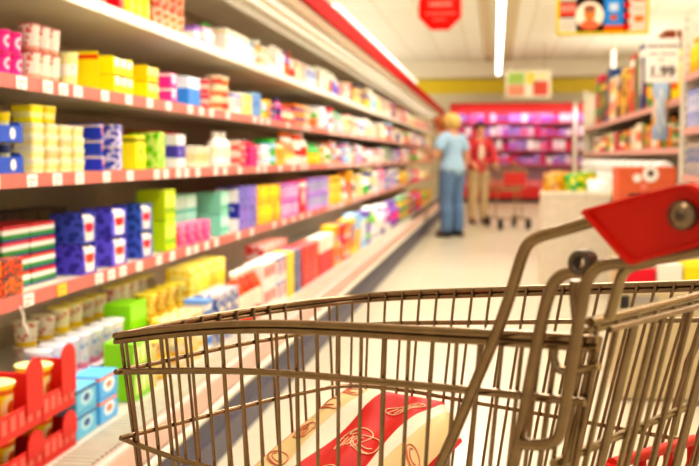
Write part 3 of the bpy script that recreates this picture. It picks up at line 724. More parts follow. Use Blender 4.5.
    rod([(582, 271), (566, 273), (555, 280), (548, 296), (541, 325), (531, 375), (521, 430), (510, 480), (497, 550)], .016, .0048)
    rod([(575, 280), (574, 292), (577, 320), (579, 345)], .006, .0040)
    rod([(653, 262), (625, 268), (619, 282), (613, 305), (609, 318)], .004, .004, 'gate_hook', m_steel2)
    rod([(553, 340), (553, 360), (559, 371), (575, 371), (599, 366)], -.004, .0036, 'gate_hook', m_steel2)
    # spring ring
    b = MB(); c = near(583, 262, .016) - org; h1 = dn; h2 = EZ
    for k in range(3):
        b.tube([c + cross * (.005 * (k - 1)) + (h1 * math.cos(a) + h2 * math.sin(a)) * .0068 for a in [2 * PI * i / 16 for i in range(16)]], .0026, 8, closed=True)
    b.obj('spring_ring', mat('dark_steel', '#6f6052', .35, .85), t)
    # red handle bracket : faceted plate in the near side plane
    off = .008
    poly = [(582, 212), (586, 209), (640, 194), (683, 183.5), (692, 183), (700, 186), (716, 196), (722, 230), (714, 243), (700, 246.5), (650, 260), (636, 265), (630, 265), (624, 260), (600, 233)]
    inner = [(592, 214), (640, 201), (684, 190.5), (692, 190), (700, 195), (708, 203), (712, 228), (706, 237), (698, 240), (650, 252), (637, 256), (632, 256), (606, 231)]
    b = MB(); po = [near(x - 3, y, .030) - org for x, y in poly]; n = len(po); ce = sum(po, Vector()) / n
    outw = -cross
    rings = [[p + outw * -.026 for p in po], [p + outw * -.004 for p in po], [p.lerp(ce, .02) for p in po], [p.lerp(ce, .11) for p in po], [p.lerp(ce, .15) + outw * -.004 for p in po]]
    vs = [q for r in rings for q in r]; fs = [tuple(range(n))]
    for i in range(len(rings) - 1):
        for k in range(n): fs.append((i * n + k, (i + 1) * n + k, (i + 1) * n + (k + 1) % n, i * n + (k + 1) % n))
    fs.append(tuple(reversed(range((len(rings) - 1) * n, len(rings) * n))))
    b.add(vs, fs)
    hb = b.obj('handle_bracket', m_redpl, t)
    b = MB(); s0 = near(685, 215, .026) - org
    b.tube([s0, s0 + outw * .006], .0098, 18, 0); b.tube([s0 + outw * .006, s0 + outw * .008], [.0085, .006], 18, 1); b.tube([s0 + outw * .0075, s0 + outw * .0095], [.0042, .003], 6, 0)
    b.obj('screw', [mat('screw_steel', '#6d5a48', .35, .8), m_steel], hb)
    b = MB(); hs = near(690, 214, 0) - org; b.tube([hs, hs + cross * .46], .014, 16); b.obj('handle_bar', m_redpl, t)
    b = MB(); fo = hs + cross * .46; b.obox(fo - axis * .06 - EZ * .03, axis * .1, cross * .02, EZ * .055); b.obj('handle_bracket', m_redpl, t)
    b = MB(); b.tube([fo - axis * .04, fo - axis * .13 - EZ * .03, fo - axis * .2 - EZ * .2, fo - axis * .24 - EZ * .42], .0048, 8); b.obj('support_rod', m_steel, t)
    # rear gate with its child seat
    g0 = near(590, 322, -.006); g1 = g0 + cross * .37; 
    b = MB()
    for k in range(2):
        o_ = -axis * .004 * k - EZ * .0075 * k
        b.tube(P_([g0 + o_, g1 + o_]), .0040 if k == 0 else .0032, 8)
    lean = (-axis * .225 - EZ).normalized()
    for i in range(11):
        s = (i + .4) / 11; p = g0.lerp(g1, s); b.tube(P_([p, p + lean * .30]), .0026 if i % 2 else .0022, 6)
    q0 = g0 + lean * .118 - axis * .004; q1 = g1 + lean * .118 - axis * .004
    b.tube(P_([q0, q1]), .0036)
    b.obj('rear_gate', m_steel2, t)
    b = MB(); off2 = axis * .016
    for i in range(7):
        s = (i + .7) / 7; p = g0.lerp(g1, s) + off2; b.tube(P_([p - EZ * .005, p + lean * .3]), .0026, 6)
    b.tube(P_([g0 + off2 - EZ * .004, g1 + off2 - EZ * .004]), .0026)
    b.obj('seat_back_grid', m_steel, t)
    b = MB(); gn_ = cross.cross(lean).normalized(); r0 = on_plane(612, 464, g0 - axis * .03, gn_); r1 = on_plane(693, 440, g0 - axis * .03, gn_); w_ = (r1 - r0).dot(cross)
    tv = r1 - r0; fr_ = [r0, r0 + tv, r0 + tv - EZ * .14, r0 - EZ * .14]
    for a_, b2 in ((0, 1), (1, 2), (2, 3), (3, 0)): b.tube(P_([fr_[a_], fr_[b2]]), .006, 8)
    for k in (1, 2): b.tube(P_([fr_[0].lerp(fr_[1], k / 3), fr_[3].lerp(fr_[2], k / 3)]), .005, 8)
    b.obox(r0 - org - EZ * .14 - axis * .002, tv, axis * .003, EZ * .09)
    b.obj('child_seat_flap', m_redpl, t)
    # chassis and castors, below the picture
    b = MB()
    cs = []
    a0 = drop(N1, nN, ZB) + dn * .1 + cross * .03; a1 = drop(near(600, 340), nN, ZB) + cross * .02; e0 = drop(F1, nF, ZB) + df * .1 - cross * .03; e1 = a1 + cross * .33
    for p, q in ((a0, a1), (e0, e1)):
        lo = Vector((p.x, p.y, .17)); lq = Vector((q.x, q.y, .17))
        b.tube(P_([q, lq + EZ * .05, lq, lo, lo - EZ * .03]), .009, 8); b.tube(P_([lo, lo + axis * .3 + EZ * .2, p + axis * .3 ]), .007, 8); b.tube(P_([lq, lq - EZ * .03]), .009, 8)
        cs += [lo, lq]
    b.tube(P_([cs[0], cs[2]]), .009, 8); b.tube(P_([cs[1], cs[3]]), .009, 8)
    b.obj('chassis', m_steel, t)
    for c in cs:
        b = MB(); p = Vector((c.x, c.y, .06)) - org
        b.tube([p - cross * .013, p - cross * .012, p + cross * .012, p + cross * .013], [.052, .06, .06, .052], 20, 0)
        b.tube([p - cross * .02, p + cross * .02], .012, 10, 1)
        for s_ in (-1, 1): b.obox(p + cross * (.018 * s_) - axis * .012, axis * .024, cross * .003, EZ * .085, 1)
        b.obox(p - cross * .02 - axis * .012 + EZ * .08, axis * .024, cross * .04, EZ * .006, 1)
        b.obj('castor_wheel', [m_dark, m_steel], t)
    return t, cross, axis, F1, nF, far, drop, ZB
cart, cross, axis, F1, nF, farp, dropf, ZB = foreground_cart()
# ---- the bread bag leaning in the basket
def bread_bag():
    m_bag, nt, bs = _base('striped_bag_film'); at = nt.nodes.new('ShaderNodeAttribute'); at.attribute_name = 'stripe'; rp = nt.nodes.new('ShaderNodeValToRGB'); rp.color_ramp.interpolation = 'CONSTANT'
    cc = {0: col4(lin('#dfbf84')), 1: col4(lin('#e2d6ba')), 2: col4(lin('#c41a0b'))}
    lims = [(0, 2), (.03, 0), (.20, 1), (.31, 2), (.70, 1), (.78, 0), (.97, 2)]
    for i, (l_, c_) in enumerate(lims):
        e_ = rp.color_ramp.elements[i] if i < 2 else rp.color_ramp.elements.new(l_)
        e_.position = l_; e_.color = cc[c_]
    nt.links.new(at.outputs['Fac'], rp.inputs['Fac']); nt.links.new(rp.outputs['Color'], bs.inputs['Base Color']); bs.inputs['Roughness'].default_value = .55; bs.inputs['Specular IOR Level'].default_value = .3
    m_lr = mat('sketch_red', '#d8744c', .6); m_lw = mat('sketch_cream', '#f6d0a0', .6)
    A = pt(347, 388, 1.385); B = pt(450, 409, 1.287)
    e1 = (B - A); e1.z = 0; e1.normalize(); perp = Vector((e1.y, -e1.x, 0))
    if perp.dot(Vector((0, 1, 0))) > 0: perp = -perp
    tau = math.radians(26.5); perp = (perp - e1 * .2).normalized(); e2 = perp * math.cos(tau) - EZ * math.sin(tau); nn = e1.cross(e2).normalized(); nn = nn if nn.z > 0 else -nn
    Wd, Ln = .225, .30
    th = .034
    def S(u, v, top=True):   # u,v in 0..1
        edge = min(1, 6 * min(u, 1 - u)) ** .5 * min(1, 6 * min(v, 1 - v)) ** .5
        bul = th * .5 * edge + .006 * math.sin(9 * u + 5 * v) * edge + .004 * math.sin(23 * u - 11 * v + 1) * edge
        vv = v - .02 * math.sin(PI * u) * (1 - v) + .62 * max(0, u - .68) * (1 - v)
        return A + e1 * (u * Wd) + e2 * (vv * Ln) + nn * (bul if top else -th * .35 * edge)
    b = MB(); nu, nv = 60, 44; qs = []
    vs = []; fs = []; ms = []
    for sgn in (True, False):
        o = len(vs)
        for j in range(nv + 1):
            for i in range(nu + 1): vs.append(S(i / nu, j / nv, sgn) - A); qs.append(i / nu)
        for j in range(nv):
            for i in range(nu):
                q = (o + j * (nu + 1) + i, o + j * (nu + 1) + i + 1, o + (j + 1) * (nu + 1) + i + 1, o + (j + 1) * (nu + 1) + i)
                fs.append(q if not sgn else tuple(reversed(q))); ms.append(0)
    b.v = [tuple(x) for x in vs]; b.f = fs; b.m = ms; b.sm = [True] * len(fs)
    # line drawings of loaves and rolls
    def draw(u0, v0, pts, mi, sc=1, r=.0008):
        b.tube([S(u0 + x * sc / Wd, v0 + y * sc / Ln) - A + nn * .0008 for x, y in pts], r, 5, mi)
    def oval(rx, ry, a0=0, a1=2 * PI, n=18, rot=0, c=(0, 0)):
        out = []
        for i in range(n + 1):
            a = a0 + (a1 - a0) * i / n; x, y = rx * math.cos(a), ry * math.sin(a)
            out.append((c[0] + x * math.cos(rot) - y * math.sin(rot), c[1] + x * math.sin(rot) + y * math.cos(rot)))
        return out
    def roll(u, v, mi, s=1):
        draw(u, v, oval(.026, .016, rot=.3), mi, s)
        draw(u, v, oval(.017, .008, PI * .1, PI * 1.2, rot=.3, c=(0, -.002)), mi, s); draw(u, v, oval(.02, .007, PI * .2, PI * .9, rot=.3, c=(0, .006)), mi, s)
    def muffin(u, v, mi, s=1):
        draw(u, v, oval(.024, .016, PI, 2 * PI), mi, s); draw(u, v, [(-.024, 0), (-.016, .024), (.016, .024), (.024, 0), (-.024, 0)], mi, s)
        for k in (-1, 0, 1): draw(u, v, [(k * .01, .002), (k * .007, .023)], mi, s)
        draw(u, v, oval(.008, .005, c=(-.006, -.007)), mi, s)
    def loaf(u, v, mi, s=1):
        draw(u, v, oval(.038, .015, rot=-.25), mi, s)
        for k in (-2, -1, 0, 1, 2): draw(u, v, [(k * .012 - .004, .010 - k * .002), (k * .012 + .004, -.010 - k * .003)], mi, s)
    for (u, v, f, mi, s) in [(.13, .07, roll, 3, .62), (.12, .2, roll, 3, .66), (.12, .36, muffin, 3, .62), (.12, .54, roll, 3, .66), (.12, .74, muffin, 3, .6),
                             (.56, .13, loaf, 4, .72), (.47, .36, muffin, 4, 1.0), (.59, .40, roll, 4, .9), (.5, .62, loaf, 4, .9), (.5, .82, roll, 4, .9),
                             (.88, .30, roll, 3, .62), (.88, .48, muffin, 3, .62), (.88, .68, roll, 3, .66)]: f(u, v, mi, s)
    o = b.obj('bread_bag', [m_bag, m_lr, m_lr, m_lr, m_lw]); o.location = A
    at_ = o.data.attributes.new('stripe', 'FLOAT', 'POINT'); at_.data.foreach_set('value', qs + [0.0] * (len(o.data.vertices) - len(qs)))
    tag(o, 'cream and red striped bag with bread sketches lying in the shopping cart', 'bag')
bread_bag()
# ---------------------------------------------------------------- people
def skinned(name, nodes, edges, mat_, parent=None, sub=2, extra=None, root=0):
    """nodes: {key: (co, r)}; grown with a Skin modifier and frozen into one mesh"""
    keys = list(nodes); idx = {k: i for i, k in enumerate(keys)}
    me = bpy.data.meshes.new(name); me.from_pydata([nodes[k][0] for k in keys], [(idx[a], idx[b_]) for a, b_ in edges], [])
    o = bpy.data.objects.new(name, me); C.objects.link(o)
    md = o.modifiers.new('s', 'SKIN'); md.use_smooth_shade = True
    sv = me.skin_vertices[0].data if me.skin_vertices else None
    if sv is None:
        bpy.context.view_layer.objects.active = o
        me.skin_vertices  # created by the modifier
    for k in keys:
        r = nodes[k][1]; me.skin_vertices[0].data[idx[k]].radius = r if isinstance(r, tuple) else (r, r)
    me.skin_vertices[0].data[root].use_root = True
    s = o.modifiers.new('u', 'SUBSURF'); s.levels = sub; s.render_levels = sub
    dg = bpy.context.evaluated_depsgraph_get(); ev = o.evaluated_get(dg); nm = bpy.data.meshes.new_from_object(ev)
    o.modifiers.clear(); o.data = nm; nm.materials.clear(); nm.materials.append(mat_)
    for p in nm.polygons: p.use_smooth = True
    if parent: o.parent = parent
    return o
def person(loc, rz, H_, arms, mats, label, lean=0.0, hair='bob', jacket=False, group=None):
    """local frame: +y forward, +x the person's right; arms = {'L': (elbow, wrist), 'R': ...}"""
    k = H_ / 1.7
    S = lambda x, y, z: (x * k, (y + lean * max(0, z - .95)) * k, z * k)
    n = {'pel': (S(0, 0, .95), .115 * k), 'wai': (S(0, 0, 1.08), .105 * k), 'che': (S(0, .005, 1.26), .118 * k), 'upc': (S(0, 0, 1.38), .095 * k), 'nec': (S(0, .005, 1.46), .052 * k),
         'jaw': (S(0, .03, 1.525), (.062 * k, .07 * k)), 'hea': (S(0, .022, 1.60), (.078 * k, .092 * k)), 'top': (S(0, .012, 1.665), (.06 * k, .07 * k))}
    e = [('pel', 'wai'), ('wai', 'che'), ('che', 'upc'), ('upc', 'nec'), ('nec', 'jaw'), ('jaw', 'hea'), ('hea', 'top')]
    for s, q in (('L', -1), ('R', 1)):
        n['sh' + s] = (S(q * .165, 0, 1.385), .06 * k)
        el, wr = arms[s]
        n['el' + s] = (S(*el), .041 * k); n['wr' + s] = (S(*wr), .028 * k)
        v = Vector(wr) - Vector(el); v.normalize(); pa = Vector(wr) + v * .07
        n['pa' + s] = (S(*pa), .033 * k)
        e += [('upc', 'sh' + s), ('sh' + s, 'el' + s), ('el' + s, 'wr' + s), ('wr' + s, 'pa' + s)]
        side = v.cross(Vector((0, 0, 1)));  side = side.normalized() if side.length > .2 else Vector((0, 1, 0))
        for f in range(4):
            b0 = pa + side * ((f - 1.5) * .021) + v * .02; ln = (.06, .07, .066, .052)[f]
            n[f'f{f}a' + s] = (S(*b0), .0095 * k); n[f'f{f}b' + s] = (S(*(b0 + v * ln * .6 + Vector((0, 0, -.008)))), .0085 * k); n[f'f{f}c' + s] = (S(*(b0 + v * ln + Vector((0, 0, -.03)))), .007 * k)
            e += [('pa' + s, f'f{f}a' + s), (f'f{f}a' + s, f'f{f}b' + s), (f'f{f}b' + s, f'f{f}c' + s)]
        tb = Vector(wr) + v * .03 + side * -.03
        n['ta' + s] = (S(*tb), .012 * k); n['tb' + s] = (S(*(tb + v * .04 + side * -.02)), .009 * k)
        e += [('wr' + s, 'ta' + s), ('ta' + s, 'tb' + s)]
        n['hi' + s] = (S(q * .09, 0, .9), .095 * k); n['kn' + s] = (S(q * .1, .015, .49), .058 * k); n['ca' + s] = (S(q * .102, -.012, .34), .054 * k); n['an' + s] = (S(q * .105, -.015, .09), .038 * k)
        n['to' + s] = (S(q * .115, .11, .035), .032 * k)
        e += [('pel', 'hi' + s), ('hi' + s, 'kn' + s), ('kn' + s, 'ca' + s), ('ca' + s, 'an' + s), ('an' + s, 'to' + s)]
    body = skinned('person', n, e, m_skin)
    body.location = loc; body.rotation_euler = (0, 0, rz)
    tag(body, label, 'person', group)
    hc = Vector(n['hea'][0])
    # face
    b = MB()
    for q in (-1, 1):
        b = MB(); b.ball((hc.x + q * .03 * k, hc.y + .083 * k, hc.z - .005 * k), .011 * k, 10, 6, 0); b.ball((hc.x + q * .03 * k, hc.y + .091 * k, hc.z - .005 * k), .006 * k, 8, 6, 1)
        b.obj('eye', [m_white, m_dark], body)
    b = MB(); b.ball((hc.x, hc.y + .092 * k, hc.z - .035 * k), .014 * k, 10, 6, 0, (.8, 1.1, 1.5)); b.obj('nose', m_skin, body)
    for q in (-1, 1):
        b = MB(); b.ball((hc.x + q * .08 * k, hc.y - .005 * k, hc.z - .02 * k), .024 * k, 10, 6, 0, (.35, .8, 1.3)); b.obj('ear', m_skin, body)
    b = MB(); b.ball((hc.x, hc.y + .08 * k, hc.z - .072 * k), .02 * k, 10, 6, 0, (1.1, .5, .35)); b.obj('mouth', mat('lips', '#b5544a', .5), body)
    # hair: a cap with the face left open
    b = MB(); seg, rg = 24, 14; vs = []; fs = []
    for i in range(rg + 1):
        th = (.0 + (.72 if hair == 'short' else .8) * i / rg) * PI
        for j in range(seg):
            a = 2 * PI * j / seg; fwd = max(0, math.sin(a))
            t2 = min(th, PI * (.8 - .48 * fwd ** .6)) if hair != 'short' else min(th, PI * (.6 - .3 * fwd ** .6))
            rr = (.118 if hair == 'short' else .124) * k * (1 + .05 * math.sin(5 * a + i) + .03 * math.sin(11 * a + 2 * i)); 
            vs.append((hc.x + rr * .88 * math.sin(t2) * math.cos(a), hc.y - .012 * k + rr * 1.02 * math.sin(t2) * math.sin(a), hc.z + .015 * k + rr * .98 * math.cos(t2)))
    for i in range(rg):
        for j in range(seg): fs.append((i * seg + j, (i + 1) * seg + j, (i + 1) * seg + (j + 1) % seg, i * seg + (j + 1) % seg))
    b.add(vs, fs, 0, True)
    h = b.obj('hair', mats['hair'], body); sd = h.modifiers.new('t', 'SOLIDIFY'); sd.thickness = .018
    # clothes: shells lifted off the body surface, region by region (nearest bone decides)
    me = body.data; segs = [(a_, c_, Vector(n[a_][0]), Vector(n[c_][0])) for a_, c_ in e]
    def nearest(p):
        best = None
        for a_, c_, A, B in segs:
            ab = B - A; tt = max(0, min(1, (p - A).dot(ab) / max(ab.length_squared, 1e-9))); dd = (p - (A + ab * tt)).length
            if best is None or dd < best[0]: best = (dd, a_, c_, tt)
        return best[1:]
    info = [nearest(v.co) for v in me.vertices]
    leg = ('hi', 'kn', 'ca', 'an', 'to')
    def in_shirt(iv):
        a_, c_, tt = info[iv]; z = me.vertices[iv].co.z / k
        if c_[:2] in ('el',): return jacket or tt < .66
        if c_[:2] in ('wr',): return jacket and tt < .85
        if c_ in ('wai', 'che', 'upc') or a_ == 'upc' and c_[:2] == 'sh': return True
        if c_ == 'nec': return tt < .45
        return (a_ == 'pel') and z > .86
    def in_legs(iv):
        a_, c_, tt = info[iv]; z = me.vertices[iv].co.z / k
        return (a_[:2] in leg or c_[:2] in leg or a_ == 'pel') and .075 < z < 1.03
    def shell(name, test, m, lift):
        use = [f for f in me.polygons if all(test(iv) for iv in f.vertices)]
        ids = sorted({iv for f in use for iv in f.vertices}); mp = {q: r_ for r_, q in enumerate(ids)}; b = MB()
        vs = []
        for q in ids:
            v = me.vertices[q]; vs.append(v.co + v.normal * lift(v.co.z / k) * k)
        b.add(vs, [[mp[iv] for iv in f.vertices] for f in use], 0, True); o = b.obj(name, m, body); md = o.modifiers.new('t', 'SOLIDIFY'); md.thickness = .006; return o
    shell('jacket' if jacket else 'shirt', in_shirt, mats['shirt'], lambda z: .028 if z < 1.1 else .02)
    if jacket:
        b = MB(); p = Vector(n['che'][0]); b.ball((p.x, p.y + .085 * k, p.z - .05 * k), .07 * k, 14, 10, 0, (.75, .75, 2.4)); b.obj('undershirt', m_cream, body)
    shell('trousers', in_legs, mats['legs'], lambda z: .02 + .012 * max(0, min(1, (.8 - z) / .5)))
    for s, q in (('L', -1), ('R', 1)):
        x, y, z = n['an' + s][0]; b = MB()
        prof = []
        L_ = .25 * k; vs = []; fs = []; seg = 12
        st = [(-.075, .030, .055), (-.06, .036, .075), (0, .038, .085), (.06, .043, .07), (.12, .045, .052), (.16, .036, .042), (.178, .012, .03)]
        for (yy, hw, ht) in st:
            for j in range(seg):
                a = 2 * PI * j / seg; zz = ht * .5 + ht * .5 * math.sin(a)
                vs.append((x + hw * k * math.cos(a), y + yy * k, max(.001, zz * k)))
        for i in range(len(st) - 1):
            for j in range(seg): fs.append((i * seg + j, i * seg + (j + 1) % seg, (i + 1) * seg + (j + 1) % seg, (i + 1) * seg + j))
        fs.append(tuple(range(seg))); fs.append(tuple(reversed(range(len(vs) - seg, len(vs)))))
        b.add(vs, fs, 0, True); b.obj('shoe', mats['shoe'], body)
    return body
m_denim = mat('denim', '#6482a8', .8, noise=.15, scale=14); m_tee = mat('tee_blue', '#a9cbe6', .8); m_blond = mat('hair_blond', '#e3bd6c', .6, noise=.2, scale=40)
m_brown = mat('hair_ginger', '#a8501e', .6, noise=.2, scale=40); m_black = mat('hair_dark', '#2a1c18', .6); m_shoe = mat('shoe_dark', '#2e2826', .5); m_jk = mat('jacket_red', '#d8434a', .8); m_beige = mat('trouser_beige', '#cdb48c', .8)
hang = lambda q: ((q * .235, -.03, 1.12), (q * .24, .05, .87))
wl = at_y(451.5, 235, 13.4)
pw = person((wl.x, 13.4, 0), math.radians(48), 1.61, {'L': ((-.29, .0, 1.13), (-.14, .2, 1.14)), 'R': hang(1)}, {'hair': m_blond, 'shirt': m_tee, 'legs': m_denim, 'shoe': m_shoe},
       'blond woman in light blue shirt and jeans facing the refrigerated case', hair='bob')
pw.scale = (1.14, 1.1, 1)
w3 = at_y(448.5, 215, 14.0)
person((w3.x, 14.0, 0), math.radians(88), 1.6, {'L': hang(-1), 'R': hang(1)}, {'hair': m_brown, 'shirt': mat('tee_pale', '#e8c79a', .8), 'legs': m_denim, 'shoe': m_shoe},
       'ginger haired person mostly hidden behind the blond woman', hair='bob', lean=.19)
w2 = at_y(478, 215, 16.2)
person((w2.x, 16.2, 0), math.radians(200), 1.6, {'L': ((-.25, .08, 1.13), (-.2, .3, 1.02)), 'R': ((.25, .08, 1.13), (.2, .3, 1.02))}, {'hair': m_black, 'shirt': m_jk, 'legs': m_beige, 'shoe': m_shoe},
       'dark haired shopper in red jacket and beige trousers behind a distant trolley', lean=.10, hair='short', jacket=True)
# ---------------------------------------------------------------- distant trolley
def trolley(loc, rz):
    t = thing('shopping_trolley', 'distant silver shopping trolley with a red panel in front of red jacketed shopper', 'shopping cart', loc, rz)
    L_, W_ = .75, .5; b = MB()
    top = [(-W_ / 2, 0, .95), (W_ / 2, 0, .95), (W_ / 2 * .75, L_, .86), (-W_ / 2 * .75, L_, .86)]; bot = [(-W_ * .4, .06, .55), (W_ * .4, .06, .55), (W_ * .3, L_ - .05, .6), (-W_ * .3, L_ - .05, .6)]
    T = [Vector(p) for p in top]; B = [Vector(p) for p in bot]
    for s in range(4):
        b.tube([T[s], T[(s + 1) % 4]], .009, 6); b.tube([B[s], B[(s + 1) % 4]], .007, 6); b.tube([T[s].lerp(B[s], .5), T[(s + 1) % 4].lerp(B[(s + 1) % 4], .5)], .005, 6)
        for i in range(9): f = i / 9; b.tube([T[s].lerp(T[(s + 1) % 4], f), B[s].lerp(B[(s + 1) % 4], f)], .004, 5)
    for i in range(1, 8): f = i / 8; b.tube([B[0].lerp(B[3], f), B[1].lerp(B[2], f)], .004, 5)
    b.obj('basket', m_steel2, t)
    b = MB()
    for s in (-1, 1):
        b.tube([(s * W_ * .5, -.14, 1.02), (s * W_ * .5, -.02, .95), (s * W_ * .42, .1, .55), (s * W_ * .45, .05, .16), (s * W_ * .42, L_ + .02, .16)], .012, 8)
        b.tube([(s * W_ * .42, L_ * .6, .16), (s * W_ * .34, L_ * .6, .58)], .008, 6)
    b.tube([(-W_ * .42, L_ + .02, .16), (W_ * .42, L_ + .02, .16)], .012, 8)
    b.obj('frame', m_steel2, t)
    b = MB(); b.tube([(-W_ * .52, -.14, 1.02), (W_ * .52, -.14, 1.02)], .018, 10); b.obj('handle_bar', m_redpl, t)
    b = MB(); b.box((-W_ * .33, L_ + .002, .66), (W_ * .33, L_ + .014, .84), 0, .01); b.obj('front_panel', mat('trolley_panel', '#c82a26', .45), t)
    for s in (-1, 1):
        for y in (.06, L_):
            b = MB(); x = s * W_ * .42
            b.tube([(x - .024, y, .085), (x - .02, y, .085), (x + .02, y, .085), (x + .024, y, .085)], [.07, .085, .085, .07], 16, 0); b.box((x - .029, y - .02, .08), (x - .025, y + .02, .18), 1); b.box((x + .025, y - .02, .08), (x + .029, y + .02, .18), 1)
            b.obj('castor_wheel', [m_dark, m_steel], t)
tl = at_y(504, 215, 15.2)
trolley((tl.x - .06, 15.55, 0), math.radians(196))
# ---------------------------------------------------------------- far refrigerated case (pink lit)
def far_case():
    Y0 = 24.0; xa, xb = at_y(450, 150, Y0).x, at_y(600, 150, Y0).x
    t = thing('refrigerated_case', 'far end refrigerated case lit pink under a red canopy', 'fridge', (0, Y0, 0))
    zc0, zc1 = at_y(520, 111, Y0).z, at_y(520, 103, Y0).z
    b = MB(); b.box((xa, .5, 0), (xb, .6, zc1)); b.obj('back_panel', mat('far_lining', '#c9a0b8', .6), t)
    b = MB(); b.box((xa, 0, zc0), (xb, .6, zc1)); b.box((xa, -.025, zc0 - .05), (xb, 0, zc1), 0, .005); cn = b.obj('canopy', m_red, t)
    b = MB(); b.tube([(xa + .05, .03, zc0 - .016), (xb - .05, .03, zc0 - .016)], .012, 8); b.obj('lamp_tube', mat('pink_lamp', '#ffd8f8', .5, emit=1.4, emc=(1, .6, .9)), cn)
    zs = [at_y(520, y, Y0 + .05).z for y in (122, 136, 150, 164)]
    for z in zs:
        b = MB(); b.box((xa, .05, z - .03), (xb, .5, z)); sh = b.obj('shelf', mat('far_shelf', '#a03a50', .5), t)
        b = MB(); b.box((xa, .035, z - .04), (xb, .05, z + .005)); b.obj('price_strip', mat('far_strip', '#c8486c', .5), sh)
    zb = at_y(520, 189, Y0).z
    b = MB(); b.box((xa, 0, .1), (xb, .5, zb + .05)); b.obj('red_front', m_red, t)
    b = MB(); b.box((xa, .02, 0), (xb, .48, .1)); b.obj('kick_plate', m_dark, t)
    b = MB(); xx = at_y(575, 150, Y0 - .1).x; b.box((xx - .045, -.08, 0), (xx + .045, -.024, zc1 + .02), 0, .006); b.obj('corner_post', m_cream, t)
    # stock
    cols = ['#b070c8', '#e8a0d0', '#8468c0', '#f4d4e8', '#d8487c', '#c0a0e0', '#fbeef4', '#c83a50']
    pal = [pack(cols[i], cols[(i + 3) % 8], '#fff4fc', ('logo', 'band', 'blot')[i % 3], i) for i in range(8)]
    names = {0: 'violet', 1: 'pink', 2: 'purple', 3: 'pale pink', 4: 'magenta', 5: 'lavender', 6: 'white pink', 7: 'crimson'}
    rr = random.Random(3); first = {}
    sw = {0: 'top', 1: 'second', 2: 'third', 3: 'fourth'}
    for li, z in enumerate(zs):
        x = xa + .06; cnt = {}
        while x < xb - .25:
            c = rr.randrange(8); w = .135; h = (.16, .24, .2)[rr.randrange(3)]
            if li == 0: h = .2
            key = (c, h)
            loc = (x + w / 2, Y0 + .07 + .09, z + .0015)
            if key not in first:
                bb = MB(); bb.box((-w / 2 + .004, -.085, 0), (w / 2 - .004, .085, h), 0, .01); o = bb.obj('food_packet', pal[c]); first[key] = o
            else: o = first[key].copy(); C.objects.link(o)
            o.location = loc
            cnt[c] = cnt.get(c, 0) + 1
            tag(o, f'{ORD[cnt[c] - 1]} {names[c]} packet from the left on the far pink case {sw[li]} shelf', 'packet', 'packets on the far pink lit case')
            x += w + .012
    x = xa + .1; i = 0; f = None                     # red packs in the well
    pr = pack('#d83038', '#f0a0a0', '#f8e8e0', 'blot', 1)
    n = int((xb - xa - .2) / .26)
    for i in range(n):
        if f is None:
            bb = MB(); bb.box((-.12, -.15, 0), (.12, .15, .16), 0, .012); f = o = bb.obj('food_packet', pr)
        else: o = f.copy(); C.objects.link(o)
        o.location = (xa + .23 + i * .26, Y0 + .2, zb + .052)
        tag(o, f'red pack in the well of the far pink case, {ORD[i] if i < 20 else "last"} from the left', 'packet', 'red packs in the far case well')
far_case()
# ---------------------------------------------------------------- right-hand gondolas
XG = 1.05
def gondola(y0, y1, zs, ztop, label, deep):
    t = thing('gondola_shelving', label, 'shelving', (XG, y0, 0)); Lh = y1 - y0
    b = MB(); b.box((.5, 0, 0), (.54, Lh, ztop)); b.obj('back_panel', mat('gondola_back', '#cfc0a2', .6), t)
    b = MB(); b.box((0, .02, 0), (.5, Lh - .02, .14)); b.obj('base', m_cream, t)
    for z in zs:
        if z == zC and y0 > 5: b = MB(); b.box((-.15, .05, z - .05), (.009, Lh - .05, z)); b.obj('front_ledge', m_cream, t)
        b = MB(); b.box((.01, .02, z - .025), (.5, Lh - .02, z)); sh = b.obj('shelf', mat('gondola_shelf', '#b7ab9a', .5), t)
        b = MB(); b.box((0, .05, z - .04), (.01, Lh - .05, z - .001)); b.obj('price_strip', mat('gondola_strip', '#e0a79c', .5), sh)
    for yy in (0, Lh - .02):
        b = MB(); b.box((-.005, yy, 0), (.05, yy + .02, ztop)); b.box((.05, yy, 0), (.5, yy + .015, ztop * .98), 0)
        n = int(ztop / .05)
        for k in range(n): b.box((.015, yy - .0008, k * .05 + .02), (.024, yy + .0005, k * .05 + .038), 1)
        b.obj('upright', [m_cream, mat('slot_dark', '#a08f78', .7)], t)
    return t
GA, GB = 5.95, 12.4
zA, zB, zC = at_x(655, 105, XG).z, at_x(625, 150, XG).z, .81
gondola(GA, GB, (.5, zC, zB, zA), 1.85, 'long beige gondola shelving on the right behind the white bin', 0)
GN = 4.7
zN1, zN2 = at_x(690, 73, XG).z, at_x(690, 127, XG).z
gn = gondola(GN, GA - .02, (.5, zN2 - .26, zN2, zN1), at_x(690, 31, XG).z, 'nearer beige gondola shelving cut off by the right edge', 0)
b = MB(); b.box((.2, .03, zN1 + .01), (.24, GA - .02 - GN - .03, at_x(690, 33, XG).z)); b.obj('red_liner', m_red, gn)
RG = random.Random(11); gi = 0
